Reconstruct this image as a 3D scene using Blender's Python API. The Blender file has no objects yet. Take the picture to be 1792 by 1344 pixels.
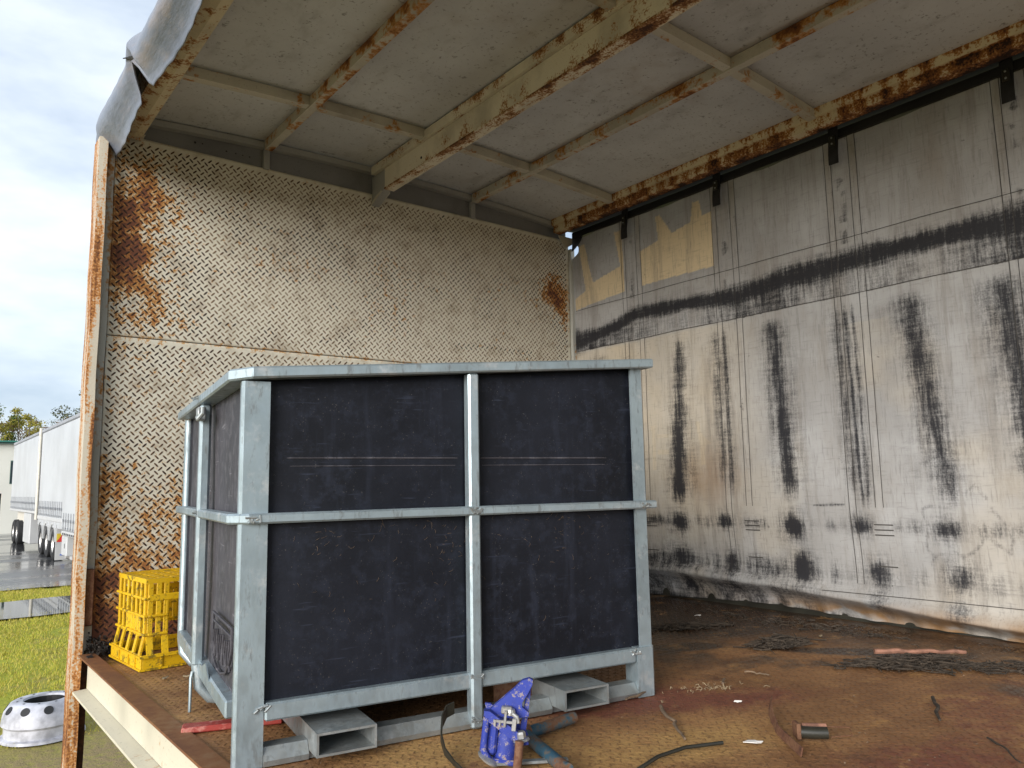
import bpy, math, random
import numpy as np
from mathutils import Matrix, Vector
random.seed(7); rng = np.random.default_rng(7)
R = math.radians
scn = bpy.context.scene
COL = scn.collection

# ------------------------------------------------------------------ camera
cam_d = bpy.data.cameras.new('camera'); cam = bpy.data.objects.new('camera', cam_d); COL.objects.link(cam)
cr = Vector((0.78693504, -0.6167626, -0.01836148)); cu = Vector((-0.06485176, -0.11226463, 0.99155983)); cf = Vector((0.61361836, 0.7791024, 0.12834311))
cam.matrix_world = Matrix(((cr.x, cu.x, -cf.x, -0.57035), (cr.y, cu.y, -cf.y, -3.21621), (cr.z, cu.z, -cf.z, 0.57851), (0, 0, 0, 1)))
cam_d.sensor_width = 36; cam_d.lens = 1346.35/1792*36; cam_d.clip_end = 2000; cam_d.clip_start = 0.02
scn.camera = cam

# ------------------------------------------------------------------ sky, sun, exposure
SUN_EL, SUN_AZ = 14, 244          # azimuth measured from +y clockwise (towards +x)
w = bpy.data.worlds.new('World'); scn.world = w; w.use_nodes = True
nt = w.node_tree; nt.nodes.clear()
out = nt.nodes.new('ShaderNodeOutputWorld'); bg = nt.nodes.new('ShaderNodeBackground'); nt.links.new(bg.outputs[0], out.inputs[0])
sky = nt.nodes.new('ShaderNodeTexSky'); sky.sky_type = 'NISHITA'; sky.sun_disc = False
sky.sun_elevation = R(SUN_EL); sky.sun_rotation = R(SUN_AZ)
tc = nt.nodes.new('ShaderNodeTexCoord')
mp = nt.nodes.new('ShaderNodeMapping'); mp.inputs['Scale'].default_value = (1, 1, 2.6); nt.links.new(tc.outputs['Generated'], mp.inputs[0])
n1 = nt.nodes.new('ShaderNodeTexNoise'); n1.inputs['Scale'].default_value = 2.3; n1.inputs['Detail'].default_value = 6; n1.inputs['Roughness'].default_value = .55
nt.links.new(mp.outputs[0], n1.inputs['Vector'])
cr1 = nt.nodes.new('ShaderNodeValToRGB'); nt.links.new(n1.outputs['Fac'], cr1.inputs[0])
e = cr1.color_ramp.elements; e[0].position = .36; e[0].color = (2.7, 3.3, 4.2, 1); e[1].position = .60; e[1].color = (5.5, 5.9, 6.3, 1)
mx = nt.nodes.new('ShaderNodeMix'); mx.data_type = 'RGBA'; mx.inputs['Factor'].default_value = .82
nt.links.new(sky.outputs[0], mx.inputs['A']); nt.links.new(cr1.outputs[0], mx.inputs['B'])
nt.links.new(mx.outputs['Result'], bg.inputs['Color']); bg.inputs['Strength'].default_value = .1
sd = bpy.data.lights.new('sun', 'SUN'); sd.energy = 2.1; sd.angle = R(36); sd.color = (1, .98, .95)
so = bpy.data.objects.new('sun', sd); COL.objects.link(so)
sdir = Vector((math.sin(R(SUN_AZ))*math.cos(R(SUN_EL)), math.cos(R(SUN_AZ))*math.cos(R(SUN_EL)), math.sin(R(SUN_EL))))
so.rotation_euler = sdir.to_track_quat('Z', 'Y').to_euler()
scn.view_settings.view_transform = 'Standard'; scn.view_settings.look = 'None'; scn.view_settings.gamma = 1
scn.view_settings.use_curve_mapping = False; scn.view_settings.exposure = 1.08
scn.render.engine = 'CYCLES'
scn.cycles.max_bounces = 8; scn.cycles.diffuse_bounces = 5

# ------------------------------------------------------------------ numpy noise
def vnoise(u, v, s, seed=0):
    g = np.random.default_rng(seed).random((257, 257)); g[-1] = g[0]; g[:, -1] = g[:, 0]
    a = (np.asarray(u, float)*s) % 256; b = (np.asarray(v, float)*s) % 256
    i = a.astype(int); j = b.astype(int); fa = a-i; fb = b-j
    fa = fa*fa*(3-2*fa); fb = fb*fb*(3-2*fb)
    return (g[i, j]*(1-fa)+g[i+1, j]*fa)*(1-fb)+(g[i, j+1]*(1-fa)+g[i+1, j+1]*fa)*fb
def fbm(u, v, s, o=4, seed=0):
    t = 0; a = .5; n = 0
    for k in range(o): t = t+a*vnoise(u, v, s*2**k, seed+k*17); n += a; a *= .55
    return t/n
def sst(a, b, x):
    t = np.clip((x-a)/(b-a), 0, 1); return t*t*(3-2*t)
def inpoly(poly, u, v):
    u = np.asarray(u); v = np.asarray(v); c = np.zeros(u.shape, bool); n = len(poly)
    for i in range(n):
        x1, y1 = poly[i]; x2, y2 = poly[i-1]
        if y1 == y2: continue
        m = ((y1 > v) != (y2 > v)) & (u < (x2-x1)*(v-y1)/(y2-y1)+x1); c ^= m
    return c
def segdist(path, u, v):
    d = np.full(np.shape(u), 9.)
    for (x1, y1), (x2, y2) in zip(path, path[1:]):
        L = (x2-x1)**2+(y2-y1)**2+1e-9; t = np.clip(((u-x1)*(x2-x1)+(v-y1)*(y2-y1))/L, 0, 1)
        d = np.minimum(d, np.hypot(u-x1-t*(x2-x1), v-y1-t*(y2-y1)))
    return d

# ------------------------------------------------------------------ mesh helpers
def link(name, me, m=None, parent=None, smooth=False):
    o = bpy.data.objects.new(name, me); COL.objects.link(o)
    if m is not None and not me.materials: me.materials.append(m)
    if smooth: me.polygons.foreach_set('use_smooth', [True]*len(me.polygons))
    if parent is not None: o.parent = parent
    return o
def thing(name, label, cat, loc=(0, 0, 0), rz=0, group=None, rx=0, ry=0):
    o = bpy.data.objects.new(name, None); COL.objects.link(o); o.location = loc; o.rotation_euler = (rx, ry, rz)
    o.empty_display_size = .1
    return tag(o, label, cat, group)
def tag(o, label=None, cat=None, group=None, kind=None):
    if label: o['label'] = label
    if cat: o['category'] = cat
    if group: o['group'] = group
    if kind: o['kind'] = kind
    return o
def setattr_f(me, name, arr):
    a = me.attributes.new(name, 'FLOAT', 'POINT'); a.data.foreach_set('value', np.asarray(arr, np.float32).ravel())
def setattr_c(me, name, arr):
    a = me.attributes.new(name, 'FLOAT_COLOR', 'POINT'); c = np.ones((len(arr), 4), np.float32); c[:, :3] = arr; a.data.foreach_set('color', c.ravel())

class MB:
    def __init__(s): s.v = []; s.f = []; s.a = []
    def add(s, vs, fs, a=None):
        b = len(s.v); s.v += [tuple(x) for x in vs]; s.f += [tuple(i+b for i in f) for f in fs]
        s.a += list(a) if a is not None else [0]*len(vs); return s
    def box(s, x0, x1, y0, y1, z0, z1, bev=0.0, M=None):
        c = [(min(x0, x1), max(x0, x1)), (min(y0, y1), max(y0, y1)), (min(z0, z1), max(z0, z1))]
        if bev <= 0:
            vs = [(c[0][i], c[1][j], c[2][k]) for k in (0, 1) for j in (0, 1) for i in (0, 1)]
            fs = [(0, 2, 3, 1), (4, 5, 7, 6), (0, 1, 5, 4), (2, 6, 7, 3), (0, 4, 6, 2), (1, 3, 7, 5)]
        else:
            b = min(bev, *[(h-l)*.45 for l, h in c]); vs = []; fs = []; idx = {}
            for i in (0, 1):
                for j in (0, 1):
                    for k in (0, 1):
                        for ax in range(3):
                            q = []
                            for d, t in enumerate((i, j, k)):
                                l, h = c[d]; q.append((h if t else l) if d == ax else ((h-b) if t else (l+b)))
                            idx[(i, j, k, ax)] = len(vs); vs.append(tuple(q))
            for ax in range(3):
                o1, o2 = [(1, 2), (2, 0), (0, 1)][ax]
                for t in (0, 1):
                    q = []
                    for (p1, p2) in ((0, 0), (1, 0), (1, 1), (0, 1)):
                        k3 = [0, 0, 0]; k3[ax] = t; k3[o1] = p1; k3[o2] = p2; q.append(idx[(*k3, ax)])
                    fs.append(tuple(q) if t else tuple(q[::-1]))
            for ax in range(3):
                o1, o2 = [(1, 2), (2, 0), (0, 1)][ax]
                for p1 in (0, 1):
                    for p2 in (0, 1):
                        q = []
                        for t in (0, 1):
                            k3 = [0, 0, 0]; k3[ax] = t; k3[o1] = p1; k3[o2] = p2
                            q.append((idx[(*k3, o1)], idx[(*k3, o2)]))
                        f = (q[0][0], q[1][0], q[1][1], q[0][1]); fs.append(f if (p1 == p2) else f[::-1])
            for i in (0, 1):
                for j in (0, 1):
                    for k in (0, 1):
                        f = tuple(idx[(i, j, k, ax)] for ax in range(3)); fs.append(f if (i+j+k) % 2 else f[::-1])
        if M is not None: vs = [tuple(M @ Vector(q)) for q in vs]
        return s.add(vs, fs)
    def prism(s, poly, axis, a0, a1, M=None):
        # poly 2D, extruded along axis ('x','y','z'); poly coords are the other two axes in cyclic-ish order (x:(y,z) y:(x,z) z:(x,y))
        def mk(p, t): return {'x': (t, p[0], p[1]), 'y': (p[0], t, p[1]), 'z': (p[0], p[1], t)}[axis]
        n = len(poly); vs = [mk(p, a0) for p in poly]+[mk(p, a1) for p in poly]
        if M is not None: vs = [tuple(M @ Vector(q)) for q in vs]
        return s.add(vs, [tuple(range(n))[::-1], tuple(range(n, 2*n))]+[(i, (i+1) % n, n+(i+1) % n, n+i) for i in range(n)])
    def tube(s, pts, r, n=10, cap=True, closed=False):
        pts = [Vector(p) for p in pts]; rs = r if isinstance(r, (list, tuple)) else [r]*len(pts); b = len(s.v); prev = None; m = len(pts)
        for i, p in enumerate(pts):
            t = ((pts[(i+1) % m]-pts[i-1]) if closed else (pts[min(i+1, m-1)]-pts[max(i-1, 0)])).normalized()
            if prev is None:
                u = t.cross(Vector((0, 0, 1)))
                if u.length < .1: u = t.cross(Vector((0, 1, 0)))
            else: u = prev-t*prev.dot(t)
            u.normalize(); prev = u; v = t.cross(u)
            for k in range(n):
                a = 2*math.pi*k/n; s.v.append(tuple(p+(u*math.cos(a)+v*math.sin(a))*rs[i])); s.a.append(0)
        for i in range(m if closed else m-1):
            for k in range(n):
                j = (i+1) % m
                s.f.append((b+i*n+k, b+i*n+(k+1) % n, b+j*n+(k+1) % n, b+j*n+k))
        if cap and not closed: s.f.append(tuple(b+k for k in range(n))[::-1]); s.f.append(tuple(b+(m-1)*n+k for k in range(n)))
        return s
    def lathe(s, prof, n=24, M=None, closed=False):
        b = len(s.v); vs = []
        for k in range(n):
            a = 2*math.pi*k/n
            for r, z in prof: vs.append((r*math.cos(a), r*math.sin(a), z))
        if M is not None: vs = [tuple(M @ Vector(q)) for q in vs]
        m = len(prof); fs = []
        for k in range(n):
            for i in range(m if closed else m-1):
                fs.append((k*m+i, ((k+1) % n)*m+i, ((k+1) % n)*m+(i+1) % m, k*m+(i+1) % m))
        return s.add(vs, fs)
    def sweep(s, prof, path, closed_prof=True, ny=None, arust=None):
        # profile points (x,z) swept along y values; arust per profile point
        n = len(prof); b = len(s.v); ys = list(path)
        for y in ys:
            for k, (x, z) in enumerate(prof):
                s.v.append((x, y, z)); s.a.append((arust[k] if arust else 0)*(.5+1.0*float(vnoise(y, x, 3.1, 3))))
        for i in range(len(ys)-1):
            for k in range(n if closed_prof else n-1):
                s.f.append((b+i*n+k, b+i*n+(k+1) % n, b+(i+1)*n+(k+1) % n, b+(i+1)*n+k))
        if closed_prof: s.f.append(tuple(b+k for k in range(n))[::-1]); s.f.append(tuple(b+(len(ys)-1)*n+k for k in range(n)))
        return s
    def mesh(s, name):
        me = bpy.data.meshes.new(name); me.from_pydata(s.v, [], s.f); me.validate(); me.update()
        if any(s.a) and len(me.vertices) == len(s.a): setattr_f(me, 'rust', s.a)
        return me
    def build(s, name, m, parent=None, smooth=False, fix=True):
        me = s.mesh(name)
        if fix:
            import bmesh
            bm = bmesh.new(); bm.from_mesh(me); bmesh.ops.recalc_face_normals(bm, faces=bm.faces); bm.to_mesh(me); bm.free()
        o = link(name, me, m, parent, smooth)
        if smooth:
            try: me.set_sharp_from_angle(angle=R(40))
            except Exception: pass
        return o
def grid_mesh(name, P, nu, nv):
    # P: (nu*nv,3) array
    me = bpy.data.meshes.new(name); i, j = np.meshgrid(np.arange(nu-1), np.arange(nv-1), indexing='ij'); a = (i*nv+j).ravel()
    F = np.stack([a, a+nv, a+nv+1, a+1], 1)
    me.vertices.add(len(P)); me.vertices.foreach_set('co', np.asarray(P, np.float32).ravel())
    me.loops.add(F.size); me.loops.foreach_set('vertex_index', F.ravel().astype(np.int32))
    me.polygons.add(len(F)); me.polygons.foreach_set('loop_start', np.arange(0, F.size, 4, dtype=np.int32)); me.polygons.foreach_set('loop_total', np.full(len(F), 4, np.int32))
    me.update(calc_edges=True); me.validate(); return me
def rep_mesh(name, base, faces, T):
    # base (k,3), T function: array (n,k,3) of vertices ready
    n, k, _ = T.shape; me = bpy.data.meshes.new(name)
    F = []; off = np.arange(n)*k
    tot = np.array([len(f) for f in faces]); loops = np.concatenate([np.array(f) for f in faces])
    L = (off[:, None]+loops[None, :]).ravel().astype(np.int32); tots = np.tile(tot, n); st = np.concatenate([[0], np.cumsum(tots)[:-1]])
    me.vertices.add(n*k); me.vertices.foreach_set('co', T.astype(np.float32).ravel())
    me.loops.add(len(L)); me.loops.foreach_set('vertex_index', L)
    me.polygons.add(len(tots)); me.polygons.foreach_set('loop_start', st.astype(np.int32)); me.polygons.foreach_set('loop_total', tots.astype(np.int32))
    me.update(calc_edges=True); me.validate(); return me

# ------------------------------------------------------------------ material helpers
class NT:
    def __init__(s, name):
        s.m = bpy.data.materials.new(name); s.m.use_nodes = True; s.t = s.m.node_tree; s.t.nodes.clear()
        s.o = s.n('ShaderNodeOutputMaterial'); s.b = s.n('ShaderNodeBsdfPrincipled'); s.t.links.new(s.b.outputs[0], s.o.inputs[0])
        s.tc = s.n('ShaderNodeTexCoord'); s.vec = s.tc.outputs['Object']
    def n(s, t): return s.t.nodes.new(t)
    def l(s, a, b): s.t.links.new(a, b)
    def put(s, sock, v):
        if isinstance(v, bpy.types.NodeSocket): s.l(v, sock)
        elif isinstance(v, (tuple, list)): sock.default_value = (*v, 1) if len(v) == 3 and sock.type == 'RGBA' else v
        else: sock.default_value = v
    def noise(s, scale, detail=4, rough=.55, stretch=None, off=None):
        n = s.n('ShaderNodeTexNoise'); n.inputs['Scale'].default_value = scale; n.inputs['Detail'].default_value = detail; n.inputs['Roughness'].default_value = rough
        v = s.vec
        if stretch or off:
            mp = s.n('ShaderNodeMapping'); s.l(v, mp.inputs[0])
            if stretch: mp.inputs['Scale'].default_value = stretch
            if off: mp.inputs['Location'].default_value = off
            v = mp.outputs[0]
        s.l(v, n.inputs['Vector']); return n.outputs['Fac']
    def voro(s, scale, feat='F1', stretch=None):
        n = s.n('ShaderNodeTexVoronoi'); n.inputs['Scale'].default_value = scale; n.feature = feat; v = s.vec
        if stretch:
            mp = s.n('ShaderNodeMapping'); s.l(v, mp.inputs[0]); mp.inputs['Scale'].default_value = stretch; v = mp.outputs[0]
        s.l(v, n.inputs['Vector']); return n
    def math(s, op, a, b=0.0, c=None):
        n = s.n('ShaderNodeMath'); n.operation = op; s.put(n.inputs[0], a); s.put(n.inputs[1], b)
        if c is not None: s.put(n.inputs[2], c)
        return n.outputs[0]
    def sm(s, x, a, b, lo=0., hi=1.):
        n = s.n('ShaderNodeMapRange'); n.interpolation_type = 'SMOOTHSTEP'; s.put(n.inputs[0], x); n.inputs[1].default_value = a; n.inputs[2].default_value = b
        n.inputs[3].default_value = lo; n.inputs[4].default_value = hi; return n.outputs[0]
    def mix(s, f, a, b, mode='MIX'):
        n = s.n('ShaderNodeMix'); n.data_type = 'RGBA'; n.blend_type = mode; s.put(n.inputs['Factor'], f); s.put(n.inputs['A'], a); s.put(n.inputs['B'], b); return n.outputs['Result']
    def attr(s, name):
        n = s.n('ShaderNodeAttribute'); n.attribute_name = name; return n
    def bump(s, h, strength=.3, dist=.002):
        n = s.n('ShaderNodeBump'); n.inputs['Strength'].default_value = strength; n.inputs['Distance'].default_value = dist; s.l(h, n.inputs['Height']); s.l(n.outputs[0], s.b.inputs['Normal'])
    def fin(s, col, rough=.5, metal=0., spec=.5):
        s.put(s.b.inputs['Base Color'], col); s.put(s.b.inputs['Roughness'], rough); s.put(s.b.inputs['Metallic'], metal); s.put(s.b.inputs['Specular IOR Level'], spec); return s.m
    def objrand(s):
        oi = s.n('ShaderNodeObjectInfo'); va = s.n('ShaderNodeVectorMath'); va.operation = 'SCALE'; cb = s.n('ShaderNodeCombineXYZ')
        for k in range(3): s.l(oi.outputs['Random'], cb.inputs[k])
        s.l(cb.outputs[0], va.inputs[0]); va.inputs['Scale'].default_value = 7.3
        ad = s.n('ShaderNodeVectorMath'); ad.operation = 'ADD'; s.l(s.tc.outputs['Object'], ad.inputs[0]); s.l(va.outputs[0], ad.inputs[1]); s.vec = ad.outputs[0]

def simple(name, col, rough=.5, var=.12, scale=8, metal=0., bump=0.0, spec=.5):
    k = NT(name); n = k.noise(scale, 5)
    c = k.mix(k.sm(n, .3, .7), [x*(1-var) for x in col], [min(1, x*(1+var)) for x in col])
    if bump: k.bump(k.noise(scale*12, 3), bump, .001)
    return k.fin(c, rough, metal, spec)
def worn(name, paint, bias=0., sc=9, stretch=None, k_attr=1.3, amp=2.2, halo=(.40, .19, .05), dark=(.055, .022, .012), rough=.55, dirt=.3, dirtcol=(.12, .10, .08), rnd=True, bump=.25, mid=(.2, .075, .022)):
    k = NT(name)
    if rnd: k.objrand()
    n1 = k.noise(sc, 6, .62, stretch); n2 = k.noise(sc*6, 4, .6)
    m = k.math('MULTIPLY_ADD', k.attr('rust').outputs['Fac'], k_attr, bias)
    m = k.math('ADD', m, k.math('MULTIPLY', k.math('SUBTRACT', n1, .5), amp))
    m = k.math('ADD', m, k.math('MULTIPLY', k.math('SUBTRACT', n2, .5), amp*.55))
    d = k.sm(k.noise(sc*.45, 6, .6, stretch, (3, 5, 1)), .45, .75, 0, dirt)
    sp = k.sm(k.noise(sc*14, 2), .62, .72, 0, .35)
    p = k.mix(k.math('MAXIMUM', d, sp), paint, dirtcol)
    c = k.mix(k.sm(m, .18, .42), p, halo); c = k.mix(k.sm(m, .38, .58), c, mid); c = k.mix(k.sm(m, .58, .85), c, dark)
    k.bump(k.math('ADD', k.math('MULTIPLY', k.sm(m, .3, .7), -.6), n2), bump, .002)
    return k.fin(c, k.sm(m, .2, .6, rough, .85), 0, .4)

M = {}
M['plate'] = worn('painted_tread_plate', (.65, .615, .515), -.10, 38, None, .86, 1.9, dark=(.15, .055, .03), rnd=False, halo=(.50, .27, .085), mid=(.34, .14, .04), dirt=.75, dirtcol=(.37, .31, .23))
M['plate_bars'] = worn('worn_shaded_tread_bars', (.27, .21, .14), .30, 30, None, 1.0, 1.7, rnd=False, halo=(.15, .09, .045), mid=(.085, .045, .025), dark=(.035, .018, .012), dirt=.5)  # dark bar colour combines wear and rust with painted-in bar shadow
M['beam'] = worn('rusty_cream_beam', (.66, .61, .49), -.24, 22, (1, .5, .4), 1.25, 2.2, dirt=.4, halo=(.36, .2, .08), mid=(.17, .07, .025))
M['bow'] = worn('rusty_cream_bow', (.50, .475, .40), .04, 8, None, 1.0, 1.9, dirt=.5)
M['rail'] = worn('very_rusty_rail', (.62, .54, .36), -.02, 20, (1, .8, .25), .85, 2.3, dirt=.4, halo=(.36, .17, .045), dark=(.03, .014, .01))
M['post'] = worn('rust_streaked_post', (.50, .45, .36), .10, 22, (1, 1, .12), 1.2, 2.2, dirt=.2, halo=(.46, .2, .05))
M['strip'] = worn('grey_white_strip', (.46, .46, .42), -.12, 8, (1, 1, .4), 1.2, 1.9, dirt=.3)
M['filler'] = worn('grey_filler_plate', (.20, .20, .205), -.55, 8, None, 1.0, 1.6, dirt=.6, dirtcol=(.07, .07, .08))
M['filler_light'] = worn('grey_filler_angle', (.33, .33, .32), -.5, 8, None, 1.0, 1.6, dirt=.5, dirtcol=(.1, .1, .1))
M['railtop'] = worn('bare_rust_flange', (.25, .13, .06), .45, 6, (1, .4, 1), 1, 1.2, halo=(.20, .085, .032), mid=(.16, .065, .028), dark=(.08, .033, .02), rough=.5)
M['coaming'] = worn('cream_coaming_web', (.60, .56, .44), -.1, 7, (1, .7, .4), 1, 1.8)

def m_ceiling():
    k = NT('dirty_roof_sheet'); k.objrand()
    a = k.noise(1.6, 5, .6); b = k.noise(9, 6, .65, (1, .5, 1)); c = k.noise(70, 3, .6); d = k.noise(26, 5, .7)
    col = k.mix(k.sm(a, .35, .65), (.48, .495, .515), (.58, .60, .62))
    col = k.mix(k.sm(b, .52, .72, 0, .5), col, (.30, .30, .30))
    col = k.mix(k.sm(c, .60, .7, 0, .6), col, (.13, .12, .11))
    col = k.mix(k.sm(d, .60, .70, 0, .65), col, (.12, .115, .11))
    v = k.voro(5.5); w_ = k.sm(v.outputs['Distance'], .02, .055, .75, 0)
    col = k.mix(w_, col, (.06, .055, .05))
    r = k.noise(3.1, 5, .6, None, (9, 2, 4)); col = k.mix(k.sm(r, .58, .78, 0, .4), col, (.26, .19, .13))
    k.bump(k.noise(5, 3), .35, .012); return k.fin(col, .6, 0, .3)
M['ceiling'] = m_ceiling()

def m_curtain(name, lift=0.0):
    k = NT(name); at = k.attr('cur'); sp = k.n('ShaderNodeSeparateColor'); k.l(at.outputs['Color'], sp.inputs[0])
    S, T, G = sp.outputs[0], sp.outputs[1], sp.outputs[2]
    a = k.noise(1.7, 5, .6); b = k.noise(6, 6, .65, (1, 1, .35)); c = k.noise(130, 4, .65, (1, 1, .10)); c2 = k.noise(130, 4, .65, (1, .10, 1)); f = k.noise(200, 2)
    col = k.mix(k.sm(a, .35, .65), (.33+lift, .32+lift, .308+lift), (.44+lift, .435+lift, .428+lift))
    col = k.mix(k.sm(b, .45, .75, 0, .55), col, (.27, .235, .195))
    col = k.mix(T, col, (.64, .51, .32))
    col = k.mix(k.sm(c, .52, .70, 0, .38), col, (.16, .15, .14)); col = k.mix(k.sm(c2, .54, .70, 0, .24), col, (.16, .15, .14)); col = k.mix(k.sm(k.noise(14, 6, .7, (1, 1, .06)), .50, .66, 0, .4), col, (.20, .175, .15))
    sp_ = k.noise(22, 5, .7); col = k.mix(k.sm(sp_, .66, .73, 0, .6), col, (.06, .055, .055))
    col = k.mix(k.math('MULTIPLY', G, k.sm(b, .3, .6, .55, 1.)), col, (.27, .14, .045))
    v1 = k.noise(85, 5, .7, (1, 1, .10)); v2 = k.noise(85, 5, .7, (1, .10, 1)); v3 = k.noise(150, 3, .6)
    nz = k.math('ADD', k.math('MULTIPLY', k.sm(v1, .32, .68), .5), k.math('MULTIPLY', k.sm(v2, .32, .68), .3)); nz = k.math('ADD', nz, k.math('MULTIPLY', k.sm(v3, .35, .65), .2))
    m = k.math('ADD', S, k.math('MULTIPLY', k.math('SUBTRACT', nz, .5), k.sm(S, .0, .5, 0, .85)))
    m = k.math('MULTIPLY', k.sm(m, .02, 1.05, 0, 1), k.sm(k.math('ADD', nz, k.math('MULTIPLY', S, .6)), .35, .75, .55, 1.0))
    col = k.mix(k.math('MULTIPLY', m, .97), col, (.016, .016, .020))
    k.bump(k.math('ADD', k.math('ADD', c, c2), k.math('MULTIPLY', k.noise(4, 4), 4)), .35, .003)
    k.fin(col, .62, 0, .25)
    tr = k.n('ShaderNodeBsdfTranslucent'); k.l(col, tr.inputs['Color']); ms = k.n('ShaderNodeMixShader'); ms.inputs[0].default_value = .07
    k.l(k.b.outputs[0], ms.inputs[1]); k.l(tr.outputs[0], ms.inputs[2]); k.l(ms.outputs[0], k.o.inputs[0]); return k.m
M['curtain'] = m_curtain('weathered_curtain_vinyl'); M['webbing'] = m_curtain('sewn_curtain_strip', .03)
M['seam'] = simple('dark_seam', (.05, .045, .04), .8)
M['rubber_and_shade_black'] = simple('rubber_and_shade_black', (.012, .012, .013), .55, .3)  # real rubber, and the painted dark of holes and the rail cavity
M['strapblack'] = simple('black_webbing', (.012, .012, .014), .7, .3, 40)

def m_floor(name, bars=False):
    k = NT(name); at = k.attr('mixc'); sp = k.n('ShaderNodeSeparateColor'); k.l(at.outputs['Color'], sp.inputs[0])
    Y, Rd, W = sp.outputs
    a = k.noise(3.2, 6, .65); b = k.noise(16, 6, .7); c = k.noise(80, 4, .6)
    d = -.03 if bars else 0
    col = k.mix(k.sm(a, .32, .68), (.215, .102, .041), (.37, .19, .078))
    j = lambda s, t: k.sm(k.math('ADD', s, k.math('MULTIPLY', k.math('SUBTRACT', k.math('ADD', k.math('MULTIPLY', b, .6), k.math('MULTIPLY', a, .4)), .5), t)), .2, .75)
    col = k.mix(j(Y, 1.5), col, (.52, .31, .11))
    col = k.mix(j(Rd, 1.9), col, (.19, .062, .038))
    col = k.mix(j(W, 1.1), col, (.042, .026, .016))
    col = k.mix(k.sm(c, .54, .68, 0, .65), col, (.09, .045, .022)); col = k.mix(k.sm(b, .56, .70, 0, .7), col, (.11, .045, .022)); col = k.mix(k.sm(k.noise(7, 6, .7, None, (4, 4, 4)), .54, .68, 0, .6), col, (.46, .25, .09))
    if bars: col = k.mix(.38, col, (.085, .04, .02))
    k.bump(k.math('ADD', b, c), .6, .004)
    return k.fin(col, k.sm(k.math('ADD', W, k.math('MULTIPLY', k.math('SUBTRACT', a, .5), 1.2)), .2, .8, .62, .25), 0, .4)
M['floor'] = m_floor('rusted_deck_plate'); M['floor_bars'] = m_floor('rusted_deck_bars', True)

def m_galv(name='galvanised_steel', base=(.345, .415, .445)):
    k = NT(name); k.objrand(); a = k.noise(5, 5, .6); b = k.noise(60, 4, .65, (1, 1, .3)); v = k.voro(55)
    col = k.mix(k.sm(a, .3, .7), [x*.78 for x in base], [x*1.12 for x in base])
    sc_ = k.n('ShaderNodeSeparateColor'); k.l(v.outputs['Color'], sc_.inputs[0])
    col = k.mix(k.math('MULTIPLY', sc_.outputs[0], .22), col, (.38, .46, .52))
    col = k.mix(k.sm(b, .55, .70, 0, .6), col, (.17, .175, .17))
    col = k.mix(k.sm(k.noise(11, 5, .7), .54, .70, 0, .7), col, (.56, .58, .58))
    col = k.mix(k.sm(k.noise(7, 6, .7, None, (2, 8, 5)), .58, .72, 0, .5), col, (.19, .155, .115))
    k.bump(k.math('ADD', a, b), .2, .001)
    return k.fin(col, k.sm(b, .3, .7, .32, .6), .6, .5)
M['galv'] = m_galv(); M['galv_dull'] = m_galv('dull_galvanised', (.33, .345, .335))
def m_poly(name, base, scuff, dust):
    k = NT(name); a = k.noise(2.5, 6, .65); b = k.noise(28, 6, .7); c = k.noise(5, 5, .6, (6, 6, .6)); s1 = k.noise(90, 3, .6)
    col = k.mix(k.sm(a, .35, .65), base, [x*1.9 for x in base])
    col = k.mix(k.sm(b, .47, .66, 0, .8), col, scuff); col = k.mix(k.sm(c, .55, .72, 0, dust), col, [x*2.2 for x in scuff])
    s2 = k.noise(260, 2, .5); col = k.mix(k.math('MULTIPLY', k.sm(s2, .67, .74, 0, .32), k.sm(b, .42, .55)), col, (.22, .20, .17)); sl_ = k.noise(9, 3, .5, (1, 1, 14)); col = k.mix(k.sm(sl_, .66, .74, 0, .35), col, [x*3 for x in scuff])
    k.bump(k.math('ADD', b, k.math('MULTIPLY', a, 3)), .25, .002)
    return k.fin(col, k.sm(a, .3, .7, .5, .65), 0, .22)
M['poly'] = m_poly('black_poly_sheet', (.0062, .0072, .011), (.0155, .0185, .029), .22)
M['poly_side'] = m_poly('scuffed_grey_poly_sheet', (.035, .033, .038), (.10, .095, .105), .4)
def m_yellow():
    k = NT('yellow_crate_plastic'); k.objrand(); b = k.noise(30, 6, .7); a = k.noise(5, 4); c = k.noise(110, 3, .6)
    col = k.mix(k.sm(a, .3, .7), (.60, .35, .006), (.72, .45, .010))
    col = k.mix(k.sm(k.math('ADD', b, k.math('MULTIPLY', k.math('SUBTRACT', a, .5), .5)), .57, .66, 0, .8), col, (.10, .075, .02)); col = k.mix(k.sm(c, .58, .66, 0, .7), col, (.10, .075, .02))
    return k.fin(col, .45, 0, .4)
M['yellow'] = m_yellow()
M['blue'] = worn('chipped_blue_paint', (.028, .048, .30), .06, 60, None, 1, 2.0, halo=(.30, .26, .26), mid=(.28, .12, .06), dark=(.10, .05, .03), dirt=.35, dirtcol=(.03, .035, .10), rough=.6)
M['teal'] = worn('rusting_teal_paint', (.022, .075, .115), .34, 16, None, 1, 2.0, halo=(.09, .09, .085), mid=(.15, .075, .04), dark=(.09, .045, .03), dirt=.4, rough=.5)
M['zinc'] = m_galv('zinc_fittings', (.40, .385, .36))
M['rustbare'] = worn('bare_rusty_steel', (.18, .09, .05), .5, 22, None, 1, 1.5, halo=(.17, .085, .045), mid=(.13, .055, .03), dark=(.06, .03, .02))
M['red'] = worn('faded_red_paint', (.34, .045, .035), .1, 12, None, 1, 1.8, halo=(.5, .2, .16), dirt=.4)
M['wood'] = simple('weathered_stick', (.16, .11, .07), .85, .4, 30, 0, .4)
M['stickred'] = simple('red_brown_bark', (.24, .115, .075), .75, .4, 30, 0, .4)
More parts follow.
